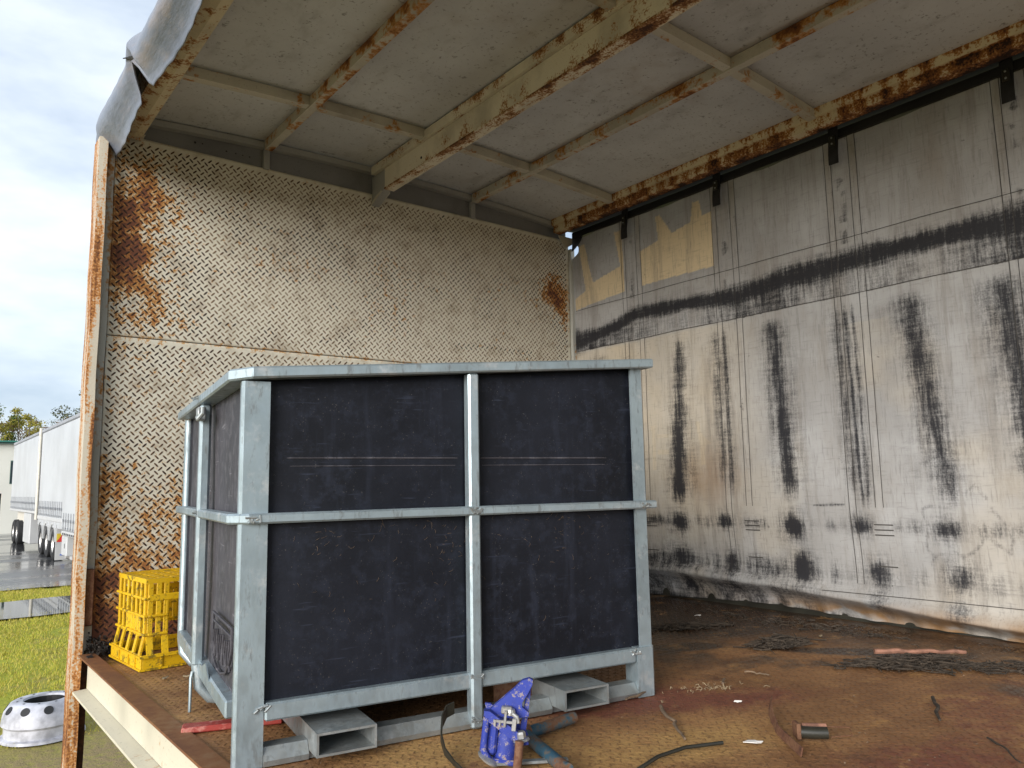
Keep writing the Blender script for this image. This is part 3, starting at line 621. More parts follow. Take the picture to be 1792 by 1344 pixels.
    S = np.maximum(S, (.42+.25*sst(-1.1, -.8, y))*np.exp(-((z-.385)/.035)**2)*(nv*1.6)); S = np.maximum(S, .78*np.exp(-((z-.19)/.06)**2)*(nv*1.5)*(.45+.55*sst(-1.7, -1.2, y))); S = np.maximum(S, .35*np.exp(-((z-.69)/.012)**2)*(nh*1.3)*((y > -1.15) | (y < -2.02)))
    S = np.maximum(S, (.35+.35*sst(-1.5, -1.0, y))*sst(.14, .10, z)*(.25+1.1*rag2)*sst(-2.0, -1.3, y))  # fold below the crease painted darker, as its shaded underside
    for g in GRAF: S = np.maximum(S, .36*sst(.012, .003, segdist(g, y, z)))
    S = np.maximum(S, .7*sst(.005, .002, segdist([(-1.44, .468), (-1.57, .468)], y, z)))
    S = np.maximum(S, .95*sst(.055, .0, z)*sst(-1.75, -1.3, y))  # painted shade along the tucked-under bottom edge
    for s_ in STR:   # scuffed marks under each hanger strap
        S = np.maximum(S, .55*np.exp(-((y-s_)/.02)**2)*(z > 1.48)*(z < 1.9)*sst(.5, .62, fbm(y*1, z, 18, 3, 67)))
    T = np.zeros_like(y)
    for p_ in TAN: T = np.maximum(T, inpoly(p_, y, z)*.95)
    for p_ in TAN2: T = np.maximum(T, inpoly(p_, y, z)*.55)
    T = np.maximum(T, .50*sst(-1.45, -.65, y)*sst(1.33, 1.30, z)*(.35+.9*n)*sst(.1, .5, z)); T = np.maximum(T, .22*sst(.5, .7, fbm(y+4, z+4, 2.2, 4, 69))*(z < 1.2))
    T = np.maximum(T, .5*(np.abs(y+.35) < .4)*(np.abs(z-1.3) < .0))
    G = sst(.12, .03, z)*sst(-.9, -1.5, y)*sst(.42, .58, fbm(y+1, z*2, 7, 4, 75))*.9+.5*np.exp(-((y+.88)/.16)**2-((z-.58)/.14)**2)*(.4+1.2*nv)+.25*np.exp(-((y+1.0)/.3)**2)*sst(.14, .1, z)
    return np.stack([np.clip(S, 0, 1.3), np.clip(T, 0, 1), np.clip(G, 0, 1)], -1)
def cur_x(y, z):
    x = 2.42+.014*(fbm(y+2, z, 1.6, 3, 77)-.5)+.006*np.sin(y*10.6+.5)*sst(0, 1, z)*sst(2.0, 1.2, z)
    x = x+.020*sst(.5, .2, z)                                   # belly outwards
    zf = np.interp(-y, [0, .4, 1.2, 1.5, 2.2, 3, 6], [.14, .138, .128, .095, .055, .05, .05])+.006*np.sin(y*7)
    t = np.clip((zf-z)/zf, 0, 1); x = x-.030*np.exp(-((z-zf)/.035)**2)
    x = x+(.062*np.sin(t*1.75)+.010*np.sin(y*31+2*np.sin(y*5))*t+.006*np.sin(y*67)*t)*(t > 0)
    x = x-.02*np.exp(-((y+.2)/.1)**2)*np.exp(-((z-1.8)/.15)**2)
    return x
def cur_bot(y): return .004+.026*np.exp(-((y+1.2)/.35)**2)+.004*np.sin(y*6)
def cur_top(y): return 1.992+.012*np.cos((y+.466)*2*math.pi/.6)+.004*np.sin(y*21)
def cur_left(z): return -.016-.055*np.exp(-((z-1.915)/.035)**4)
def patch(name, y0, y1, z0, z1, off, ny, nz, m, parent, full=False):
    y = np.linspace(y0, y1, ny) if not full else np.concatenate([np.linspace(0, -2.7, ny-30), np.linspace(-2.7, YB, 31)[1:]])
    t = np.linspace(0, 1, nz); Yg, Tg = np.meshgrid(y, t, indexing='ij')
    if full: b = cur_bot(Yg); Zg = b+(cur_top(Yg)-b)*Tg; Yg = np.minimum(Yg, cur_left(Zg)+Yg*1e-3)
    else: Zg = z0+(z1-z0)*Tg
    Xg = cur_x(Yg, Zg)-off
    me = grid_mesh(name, np.stack([Xg.ravel(), Yg.ravel(), Zg.ravel()], 1), ny, nz); setattr_c(me, 'cur', cur_fields(Yg, Zg).reshape(-1, 3))
    return link(name, me, m, parent, True)
CU = patch('curtain', 0, 0, 0, 0, 0, 470, 330, M['curtain'], TB, True)
patch('reinforcing_band', -.03, -3.2, 1.322, 1.555, .0022, 400, 40, M['webbing'], CU)
for s_ in STR[:5]:
    patch('webbing_strip', s_+.062, s_+.038, .16, 1.985, .0030, 6, 260, M['webbing'], CU)
    patch('webbing_strip', s_-.045, s_-.072, .16, 1.985, .0030, 6, 260, M['webbing'], CU)
    for dy in (.064, .036, -.043, -.074): patch('stitch_line', s_+dy+.0012, s_+dy-.0012, .16, 1.985, .0040, 2, 120, M['seam'], CU)
    pk = patch('buckle_patch', s_-.005, s_-.125, .165, .46, .0045, 26, 60, M['webbing'], CU)
    for zz in (.352, .372, .392, .232):
        patch('pocket_fold', s_-.03, s_-.105, zz, zz+.004, .0085, 12, 2, M['seam'], pk)
for zz in (1.557, 1.320): patch('stitch_line', -.03, -3.2, zz-.0012, zz+.0012, .0035, 260, 2, M['seam'], CU)
patch('stitch_line', -1.45, -3.2, .122, .1245, .004, 120, 2, M['seam'], CU)
for s_ in STR:
    yv = s_; h = MB(); n = 8
    zs = np.linspace(2.03, 1.868, n); 
    for side in (0, 1):
        for z_ in zs: h.v += [(2.392-.012*sst(2.0, 1.9, z_)-.004*side, yv-.021, z_), (2.392-.012*sst(2.0, 1.9, z_)-.004*side, yv+.021, z_)]; h.a += [0, 0]
    for i in range(n-1):
        a_ = 2*i; b_ = a_+2*n; h.f += [(a_, a_+1, a_+3, a_+2), (b_, b_+2, b_+3, b_+1), (a_, a_+2, b_+2, b_), (a_+1, b_+1, b_+3, a_+3)]
    h.f += [(2*n-2, 2*n-1, 4*n-1, 4*n-2)]
    st = h.build('hanger_strap', M['strapblack'], TB)
    MB().box(2.374, 2.380, yv-.013, yv+.013, 1.945, 1.99, .002).build('strap_plate', M['hose'], st)
    for zq in (1.955, 1.98): MB().lathe([(0, .003), (.004, .002), (.004, 0)], 8, Matrix.Translation((2.374, yv, zq)) @ Matrix.Rotation(R(-90), 4, 'Y')).build('strap_rivet', M['galv_dull'], st)
# black flap in the top corner next to the gap
mb = MB(); mb.add([(2.415, -.02, 1.995), (2.41, -.12, 1.995), (2.405, -.095, 1.955), (2.405, -.055, 1.925), (2.41, -.02, 1.915)], [(0, 1, 2, 3, 4)]); o = mb.build('corner_flap', M['rubber_and_shade_black'], TB); o.modifiers.new('thickness', 'SOLIDIFY').thickness = .003

# ================================================================== steel framed bin
BA = R(-9.3)
BN = thing('stillage_bin', 'black plastic bin in a galvanised steel frame in the middle of the deck', 'bin', (1.0756, -1.7314, .004), BA)
Wd, Dp = 1.10, 1.06
top = lambda x_: .920+.085*x_/1.1      # upper edge of the rim rises to the right
# panels
def panel(name, P, nu, nv, m, parent, bow=.006, seed=1):
    # P(u,v)->xyz and normal n
    u, v = np.meshgrid(np.linspace(0, 1, nu), np.linspace(0, 1, nv), indexing='ij'); pos, nrm = P(u, v)
    d = bow*np.sin(math.pi*u)*np.sin(math.pi*v)*1.2+.003*(fbm(u*2+seed, v*2, 2, 3, seed)-.5)
    o = link(name, grid_mesh(name, (pos+nrm*d[..., None]).reshape(-1, 3), nu, nv), m, parent, True); md = o.modifiers.new('thickness', 'SOLIDIFY'); md.thickness = .006; md.offset = 0; return o
def pf(xa, xb, yv):
    def f(u, v):
        x_ = xa+(xb-xa)*u; z = .095+(top(x_)-.02-.095)*v; return np.stack([x_, np.full_like(x_, yv), z], -1), np.array([0, -1. if yv < .5 else 1., 0])
    return f
def ps(xv, nx_):
    def f(u, v):
        y_ = .02+(Dp-.04)*u; z = .095+(top(xv)-.02-.095)*v; return np.stack([np.full_like(y_, xv), y_, z], -1), np.array([nx_, 0, 0])
    return f
fp = panel('front_panel', pf(-Wd+.015, -.5445, .024), 30, 30, M['poly'], BN, .011, 3)
panel('front_panel', pf(-.5435, -.015, .024), 30, 30, M['poly'], BN, .009, 5)
panel('back_panel', pf(-Wd+.015, -.015, Dp-.024), 20, 20, M['poly'], BN, .004, 7)
sp_ = panel('side_panel', ps(-Wd+.024, -1), 30, 30, M['poly_side'], BN, -.006, 9)
panel('side_panel', ps(-.024, 1), 20, 20, M['poly'], BN, .004, 11)
MB().box(-Wd+.02, -.02, .03, Dp-.03, .098, .106).build('bin_floor', M['poly'], BN)
def fronty(x_, z_):
    left = x_ < -.544; xa_, xb_ = (-Wd+.015, -.5445) if left else (-.5435, -.015); u_ = (x_-xa_)/(xb_-xa_); v_ = (z_-.095)/(top(x_)-.115)
    sd_, bw = (3, .011) if left else (5, .009)
    return .021-(bw*1.2*math.sin(math.pi*u_)*math.sin(math.pi*v_)+.003*(float(fbm(np.array([u_*2+sd_]), np.array([v_*2]), 2, 3, sd_)[0])-.5))
for (xa, xb) in ((-1.0, -.57), (-.52, -.12)):
    for zz, hh in ((.640, .0022), (.622, .0011)): MB().tube([(x_, fronty(x_, zz)+(.003 if x_ in (xa, xb) else 0), zz) for x_ in np.linspace(xa, xb, 24)], hh, 8).build('moulded_ridge', M['poly_side'], fp, True)
# shield emblem embossed on the left side
em = MB(); cx, cz_ = .245, .19
sh = [(.40, .245), (.40, .185), (.375, .150), (.33, .128), (.28, .118), (.20, .140), (.12, .185), (.095, .215), (.095, .275), (.40, .275)]
sh = [(.385, .255), (.385, .190), (.355, .158), (.30, .145), (.24, .146), (.175, .160), (.125, .190), (.10, .225), (.10, .268), (.385, .268)]
xs_ = -Wd+.013
pth = [(xs_, a_, b_) for a_, b_ in sh]; em.tube(pth, .0035, 6, closed=True); em.build('shield_outline', M['poly_side'], sp_, True)
MB().tube([(xs_, .375, .250), (xs_, .11, .250)], .003, 6).build('shield_bar', M['poly_side'], sp_)
def text(name, body, size, loc, rot, m, parent, ext=.002, sx=1):
    c = bpy.data.curves.new(name, 'FONT'); c.body = body; c.size = size; c.extrude = ext; c.align_x = 'CENTER'; c.align_y = 'CENTER'
    o = bpy.data.objects.new(name, c); COL.objects.link(o); dg = bpy.context.evaluated_depsgraph_get(); me = bpy.data.meshes.new_from_object(o.evaluated_get(dg)); bpy.data.objects.remove(o)
    me.transform(Matrix.Translation(loc) @ Matrix.Rotation(rot[2], 4, 'Z') @ Matrix.Rotation(rot[1], 4, 'Y') @ Matrix.Rotation(rot[0], 4, 'X') @ Matrix.Diagonal((sx, 1, 1, 1))); return link(name, me, m, parent)
for i, ya in enumerate(np.linspace(.13, .36, 9)):
    MB().tube([(xs_, ya, .238-.004*(i % 3)), (xs_, ya+.012, .20), (xs_, ya+(.01 if i % 2 else -.008), .172-.004*(i % 2))], .0028, 6).build('embossed_stroke', M['poly_side'], sp_, True)
# corner posts (angles)
def angle_post(x0, y0, sx, sy, wd, zt, z0=.0, name='corner_post', t=.006, wy=None):
    wy = wy or wd
    mb = MB(); mb.prism([(x0, y0), (x0+sx*wd, y0), (x0+sx*wd, y0+sy*t), (x0+sx*t*2, y0+sy*t), (x0+sx*t, y0+sy*t*2), (x0+sx*t, y0+sy*wy), (x0, y0+sy*wy*.98), (x0, y0+sy*t*1.2), (x0+sx*t, y0)][1:], 'z', z0, zt); return mb.build(name, M['galv'], BN)
angle_post(-Wd+.004, 0, 1, 1, .060, top(-Wd)-.028, .0, wy=.022); angle_post(0, 0, -1, 1, .045, top(0)-.028, .118); angle_post(0, Dp, -1, -1, .045, top(0)-.028, .02)
MB().tube([(-Wd+.012, Dp-.012, top(-Wd)-.03), (-Wd+.012, Dp-.012, .10), (-Wd+.016, Dp-.02, .055), (-Wd+.04, Dp-.05, .026), (-Wd+.09, Dp-.06, .02), (-Wd+.35, Dp-.06, .02)], .014, 12).build('corner_post', M['galv'], BN, True)
# mid posts
MB().box(-.559, -.529, -.014, .018, .0, top(-.544)-.026, .005).build('mid_post', M['galv'], BN)
MB().box(-.559, -.529, Dp-.018, Dp+.014, .0, top(-.544)-.026, .005).build('mid_post', M['galv'], BN)
MB().box(-.018, .014, Dp/2-.015, Dp/2+.015, .0, top(0)-.026, .005).build('mid_post', M['galv'], BN)
mp_ = MB().box(-Wd-.018, -Wd+.012, .513, .547, .112, top(-Wd)-.027, .007).build('mid_post', M['galv'], BN)
MB().tube([(-Wd-.003, .53, .14), (-Wd-.003, .53, .112), (-Wd+.004, .528, .06), (-Wd+.03, .522, .03), (-Wd+.075, .518, .02), (-Wd+.30, .51, .02)], .0155, 14).build('bent_foot', M['galv'], mp_, True)
MB().tube([(-Wd-.016, .52, .10), (-Wd-.020, .516, .085), (-Wd-.020, .516, .0)], .004, 8).build('weld_bar', M['galv'], mp_, True)
hk = MB(); hk.tube([(-Wd-.02, .485, .775), (-Wd-.03, .475, .765), (-Wd-.03, .455, .762), (-Wd-.02, .445, .775), (-Wd-.02, .447, .79)], .006, 8); hk.box(-Wd-.03, -Wd-.008, .475, .512, .758, .795, .003); hk.build('latch', M['galv_dull'], mp_, True)
# horizontal rails with chamfered near corner
def ring(name, zf0, zf1, outs, thick, ch, m):
    # closed loop around the bin, z functions of local x
    path = [(-Wd-outs+ch, -outs), (outs, -outs), (outs, Dp+outs), (-Wd-outs, Dp+outs), (-Wd-outs, -outs+ch)]
    inn = [(-Wd+ch*.55, .0+thick-outs), (-thick+outs, thick-outs), (-thick+outs, Dp-thick+outs), (-Wd+thick-outs, Dp-thick+outs), (-Wd+thick-outs, ch*.55)]
    sec = []
    P = []
    # densify
    def dens(pp):
        r = []
        for i in range(len(pp)):
            a_, b_ = pp[i], pp[(i+1) % len(pp)]
            for t in np.linspace(0, 1, 9)[:-1]: r.append((a_[0]+(b_[0]-a_[0])*t, a_[1]+(b_[1]-a_[1])*t))
        return r
    po, pi_ = dens(path), dens(inn); n = len(po); mb = MB(); bv = .004
    for (a_, b_), (c_, d_) in zip(po, pi_):
        dx, dy = c_-a_, d_-b_; L = math.hypot(dx, dy)+1e-9; ex, ey = dx/L*bv, dy/L*bv
        mb.v += [(a_+ex, b_+ey, zf1(a_)), (c_, d_, zf1(a_)), (c_, d_, zf0(a_)), (a_+ex, b_+ey, zf0(a_)), (a_, b_, zf0(a_)+bv), (a_, b_, zf1(a_)-bv)]; mb.a += [0]*6
    for i in range(n):
        j = (i+1) % n
        for q in range(6): mb.f.append((i*6+q, i*6+(q+1) % 6, j*6+(q+1) % 6, j*6+q))
    return mb.build(name, m, BN)
ring('top_rim', lambda x_: top(x_)-.026, lambda x_: top(x_), .022, .05, .045, M['galv'])
ring('mid_rail', lambda x_: .499, lambda x_: .521, .018, .030, .04, M['galv'])
# welds
for (x_, y_, z_) in ((-.544, -.02, top(-.544)-.012), (-.544, -.019, .51), (-Wd-.02, .53, .51), (-Wd-.022, .53, top(-Wd)-.01), (-.544, -.012, .118), (-.062, -.006, .118), (-.544, -.016, .022), (-1.04, -.004, .118), (-.02, -.02, .51), (-Wd+.03, -.018, .51)):
    mb = MB(); 
    for q in range(7): mb.tube([(x_+random.uniform(-.018, .018), y_+random.uniform(-.0, .004), z_+random.uniform(-.008, .008)), (x_+random.uniform(-.018, .018), y_, z_+random.uniform(-.008, .008))], .0026, 6)
    mb.build('weld_bead', M['galv_dull'], BN, True)
# base rails, skids, feet, fork pockets
MB().box(-Wd+.066, -.0615, -.004, .026, .090, .127, .004).build('base_rail', M['galv'], BN)
MB().box(-Wd+.066, -.0615, Dp-.026, Dp+.004, .090, .127, .004).build('base_rail', M['galv'], BN)
br = MB().box(-Wd-.003, -Wd+.027, .067, Dp-.03, .088, .126, .004).build('base_rail', M['galv'], BN)
MB().box(-.027, .003, .067, Dp-.03, .088, .126, .004).build('base_rail', M['galv'], BN)
MB().prism([(.30, .120), (.36, .150), (.42, .132), (.47, .128), (.47, .118), (.30, .118)], 'x', -Wd-.006, -Wd-.003).build('bent_tab', M['galv'], br)
ft = MB(); ft.prism([(-.060, -.006), (-.008, -.006), (.004, .006), (.004, .054), (-.056, .054)], 'z', -.001, .128); ft.build('foot', M['galv'], BN)
ft = MB(); ft.box(-.056, .004, Dp-.054, Dp+.006, 0, .128, .006); ft.build('foot', M['galv'], BN)
for (xa, xb) in ((-Wd+.065, -.941), (-.809, -.331), (-.197, -.0605)): MB().prism([(-.002, 0), (-.006, .012), (.012, .036), (.05, .036), (.05, 0)], 'x', xa, xb).build('skid', M['galv_dull'], BN)
MB().box(-.945, -.19, .004, .045, .0, .016).build('skid_plate', M['galv_dull'], BN)
MB().prism([(Dp+.002, 0), (Dp+.006, .012), (Dp-.012, .036), (Dp-.05, .036), (Dp-.05, 0)], 'x', -Wd+.30, -.0605).build('skid', M['galv_dull'], BN)
for (xa, xb) in ((-.330, -.198), (-.94, -.81)):
    mb = MB(); t = .005; z0, z1 = .018, .066
    mb.v += [(p_[0], y_, p_[1]) for y_ in (-.062, Dp+.02) for p_ in ((xa, z0), (xb, z0), (xb, z1), (xa, z1), (xa+t, z0+t), (xb-t, z0+t), (xb-t, z1-t), (xa+t, z1-t))]; mb.a += [0]*16
    for q in range(4):
        r_ = (q+1) % 4; mb.f += [(q, r_, 8+r_, 8+q), (4+q, 12+q, 12+r_, 4+r_), (q, 4+q, 4+r_, r_), (8+q, 8+r_, 12+r_, 12+q)]
    mb.build('fork_pocket', M['galv_dull'], BN)
MB().box(-.44, -.33, .10, .106, .02, .07).build('rusty_lug', M['rustbare'], BN)

# cobweb straw caught on rails
mb = MB()
for q in range(110):
    x_ = random.choice([random.gauss(-.80, .12), random.gauss(-.6, .04), random.gauss(-.30, .1)]); z_ = .49-abs(random.gauss(0, .09)); a_ = random.uniform(0, 3.1); L = random.uniform(.005, .016)
    fy = fronty(min(max(x_, -1.02), -.05), z_); mb.tube([(x_, fy, z_), (x_+math.cos(a_)*L*.6, fy-.002, z_+math.sin(a_)*L*.6), (x_+math.cos(a_+.12)*L, fy, z_+math.sin(a_+.12)*L)], .00028, 3, False)
tag(mb.build('straw_wisps', M['wood'], fp), kind='stuff')

# ================================================================== yellow milk crate
CK = thing('milk_crate', 'dirty yellow plastic milk crate upside down by the headboard', 'crate', (.078, -.445, .003), R(4.3))
cx_, cy_, ch_ = .33, .29, .287
def cbox(name, *a, parent=CK, bev=.002): return MB().box(*a, bev).build(name, M['yellow'], parent)
mb = MB()
mb.box(-.004, cx_+.004, -.004, .006, .272, ch_); mb.box(-.004, cx_+.004, cy_-.006, cy_+.004, .272, ch_); mb.box(-.004, .006, .006, cy_-.006, .272, ch_); mb.box(cx_-.006, cx_+.004, .006, cy_-.006, .272, ch_)
for i in range(8): xx = .02+i*.041; mb.box(xx-.009, xx+.009, .006, cy_-.006, .276, .284)
for i in range(6): yy = .03+i*.046; mb.box(.006, cx_-.006, yy-.006, yy+.006, .277, .285)
mb.build('top_grid', M['yellow'], CK)
# flared bottom lip
for nm, a in (('lip', (-.016, -.010, -.016, cy_+.016)), ('lip', (cx_+.010, cx_+.016, -.016, cy_+.016))):
    o = MB().box(*a, 0, .048, .001).build('lip', M['yellow'], CK)
for a in ((-.010, cx_+.010, -.016, -.010), (-.010, cx_+.010, cy_+.010, cy_+.016)): MB().box(*a, 0, .048, .001).build('lip', M['yellow'], CK)
mb = MB()
for z0 in (.001, .040): mb.box(-.021, -.0155, -.021, cy_+.021, z0, z0+.006); mb.box(-.021, cx_+.021, -.0265, -.0215, z0, z0+.006)
for yy in (.03, .10, .20): mb.box(-.020, -.0157, yy, yy+.005, .007, .040)
for xx in (.045, .14, .24): mb.box(xx, xx+.005, -.0205, -.0157, .007, .040)
mb.build('lip_ribs', M['yellow'], CK)
# rails round the crate
for z0 in (.106, .164, .220):
    for a in ((-.010, .005, -.008, cy_+.005), (cx_-.005, cx_+.005, -.005, cy_+.005)): cbox('rail', *a, z0, z0+.008)
    if z0 < .2:
        cbox('rail', .005, .068, -.010, .005, z0, z0+.008); cbox('rail', cx_-.068, cx_-.005, -.005, .005, z0, z0+.008); cbox('rail', .005, cx_-.005, cy_-.005, cy_+.005, z0, z0+.008)
cbox('rail', .005, cx_-.005, -.005, .005, .214, .236); cbox('rail', .005, cx_-.005, cy_-.005, cy_+.005, .214, .236)
sl = MB().box(-.0035, .0035, -.008, .008, .100, .273, .001).mesh('slat'); sl.materials.append(M['yellow'])
def slat(x_, y_, rot=0):
    o = bpy.data.objects.new('slat', sl); COL.objects.link(o); o.parent = CK; o.location = (x_, y_, 0); o.rotation_euler[2] = rot
for yy in (.012, .055, .098, .145, .19, .235, .278): slat(0, yy); slat(cx_, yy)
for xx in (.012, .038, .062, cx_-.062, cx_-.038, cx_-.012): slat(xx, 0, R(90))
for xx in (.012, .055, .10, .145, .19, .235, .28, .318): slat(xx, cy_, R(90))
for (yy) in (.012, .075, .145, .215, .278):
    for sx, xb in ((-1, 0), (1, cx_)):
        MB().prism([(xb-.002, .106), (xb+.004, .106), (xb+sx*.012+.003, .046), (xb+sx*.012-.003, .046)], 'y', yy-.010, yy+.010).build('strut', M['yellow'], CK)
for xx in (.012, .06, cx_-.06, cx_-.012): MB().prism([(-.002, .106), (.004, .106), (-.010, .046), (-.016, .046)], 'x', xx-.010, xx+.010).build('strut', M['yellow'], CK)
cbox('panel', -.002, .002, .075, .195, .114, .164); cbox('panel', .03, cx_-.03, cy_-.002, cy_+.002, .10, .215)
MB().box(.062, .068, -.004, .004, .05, .214, .001).build('opening_frame', M['yellow'], CK); MB().box(cx_-.068, cx_-.062, -.004, .004, .05, .214, .001).build('opening_frame', M['yellow'], CK)

# ================================================================== blue coupling tool and loose steel
vx = Vector((cr.x, cr.y, 0)).normalized(); va = math.atan2(vx.y, vx.x)
BC = thing('blue_coupling', 'chipped blue cast coupling with an upright lever and zinc latch before the bin', 'coupling', (.446, -1.868, .006), va, ry=R(7))
BC.scale = (.88, .9, .93)
lv = [(.046, .186), (.054, .183), (.054, .172), (.044, .150), (.034, .132), (.035, .122), (.052, .112), (.052, .104), (.020, .096), (-.045, .098), (-.040, .110), (-.012, .138), (.014, .162), (.030, .180)]
MB().prism(lv, 'y', -.010, .006).build('lever', M['blue'], BC)
MB().prism([(.036, .070), (.050, .070), (.053, .170), (.046, .172)], 'y', .0062, .03).build('lever_rib', M['blue'], BC)
MB().prism([(-.054, .112), (-.040, .112), (.0, .090), (.048, .066), (.058, .052), (.044, .048), (.01, .062), (-.048, .094)], 'y', -.034, -.0115).build('cheek_plate', M['blue'], BC)
MB().prism([(-.054, .112), (-.040, .112), (.0, .090), (.048, .066), (.058, .052), (.044, .048), (.01, .062), (-.048, .094)], 'y', .031, .040).build('cheek_plate', M['blue'], BC)
for yy in (-.028, .032): MB().tube([(-.046, yy, .098), (-.047, yy, .03), (-.030, yy, .008)], .008, 10).build('guard_rod', M['blue'], BC, True)
MB().lathe([(0, 0), (.024, 0), (.026, .006), (.026, .058), (.020, .068), (.012, .072), (0, .072)], 20, Matrix.Translation((.006, .0, .004))).build('cylinder', M['blue'], BC, True)
mb = MB(); mb.box(-.036, -.016, -.026, .026, .018, .086, .006)
for q in range(4): mb.box(-.039, -.034, -.022+q*.012, -.016+q*.012, .022, .08, .002)
mb.build('scuffed_body', M['blue'], BC)
MB().box(-.030, .040, -.030, .030, .0, .012, .004).build('base_plate', M['blue'], BC)
MB().lathe([(0, 0), (.026, .0), (.028, .004), (.02, .010), (0, .011)], 16, Matrix.Translation((-.034, -.02, .006)) @ Matrix.Rotation(R(25), 4, 'Y')).build('pivot_washer', M['zinc'], BC, True)
mb = MB(); mb.box(-.014, .012, -.030, -.012, .108, .124, .003); mb.lathe([(0, .012), (.010, .012), (.012, .006), (.012, 0)], 12, Matrix.Translation((.008, -.024, .108))); mb.box(-.006, .0, -.042, -.034, .085, .118, .001); mb.box(.014, .024, -.042, -.034, .078, .104, .001); mb.box(-.03, .022, -.040, -.034, .092, .098, .001); mb.tube([(.012, -.03, .112), (.024, -.032, .106), (.028, -.034, .094)], .005, 8)
for q in range(3): mb.box(-.028+q*.011, -.024+q*.011, -.041, -.035, .084, .098)
mb.build('latch', M['zinc'], BC)
mb = MB(); mb.lathe([(0, .004), (.018, .003), (.020, 0), (.0, -.001)], 16, Matrix.Translation((.040, -.030, .058)) @ Matrix.Rotation(R(-15), 4, 'Y')); mb.lathe([(0, .017), (.009, .017), (.0115, .013), (.0115, .003)], 6, Matrix.Translation((.040, -.030, .060)) @ Matrix.Rotation(R(-15), 4, 'Y')); mb.build('bolt', M['zinc'], BC)
RD = thing('steel_rod', 'short brown rusty rod standing in front of the blue coupling', 'rod', (.420, -1.915, .003), va)
MB().tube([(.022, .0, .0), (.026, .001, .03), (.029, .004, .058)], .009, 12).build('shaft', M['rustbare'], RD, True)
GB = MB().box(-.09, .06, -.008, .008, 0, .006, .001).build('flat_bar', M['galv_dull']); GB.location = (.50, -1.925, .006); GB.rotation_euler[2] = va+R(6); tag(GB, 'narrow galvanised flat bar lying between the blue coupling and teal pipe', 'bar')
TP = thing('welded_pipe', 'rust spotted teal pipe frame lying behind the blue coupling', 'pipe', (.572, -1.785, .016))
MB().tube([(.012, .0, 0), (.08, .002, .001), (.160, .006, .003)], .0135, 14).build('pipe', M['teal'], TP, True)
MB().tube([(.0, -.004, 0), (-.03, -.09, .0), (-.075, -.23, .0)], .0135, 14).build('pipe', M['teal'], TP, True)
MB().lathe([(0, -.018), (.017, -.018), (.020, -.008), (.020, .008), (.015, .018), (0, .019)], 14).build('joint', M['rustbare'], TP, True)
def ribbon(name, pts, h, m, label, cat, t=.0015, tilt=0.0):
    mb = MB(); n = len(pts); vs = []
    for i, (x_, y_, z_) in enumerate(pts):
        a_ = Vector(pts[max(i-1, 0)]); b_ = Vector(pts[min(i+1, n-1)]); d = (b_-a_).normalized(); nn = Vector((-d.y, d.x, 0)).normalized()*t
        hh = h[i] if isinstance(h, (list, tuple)) else h
        vs += [(x_+nn.x, y_+nn.y, z_), (x_-nn.x, y_-nn.y, z_), (x_-nn.x+tilt*nn.x/t*hh, y_-nn.y+tilt*nn.y/t*hh, z_+hh), (x_+nn.x+tilt*nn.x/t*hh, y_+nn.y+tilt*nn.y/t*hh, z_+hh)]
    fs = [(0, 1, 2, 3), (4*n-1, 4*n-2, 4*n-3, 4*n-4)]
    for i in range(n-1):
        for q in range(4): fs.append((i*4+q, (i+1)*4+q, (i+1)*4+(q+1) % 4, i*4+(q+1) % 4))
    mb.add(vs, fs); return tag(mb.build(name, m), label, cat)
ribbon('bent_strap', [(.44, -1.70, .066), (.418, -1.702, .062), (.398, -1.715, .048), (.378, -1.742, .028), (.366, -1.775, .012), (.360, -1.82, .004), (.356, -1.86, .003)], [.026, .027, .026, .022, .016, .010, .005], M['hose'], 'curved black steel strap arching down left of the blue coupling', 'strap')
o = MB().box(-.09, .14, -.022, .022, 0, .014, .003).build('red_bar', M['red']); o.location = (.075, -1.235, .004); o.rotation_euler[2] = R(-20); tag(o, 'flat red painted steel bar lying under the left side of the bin', 'bar')

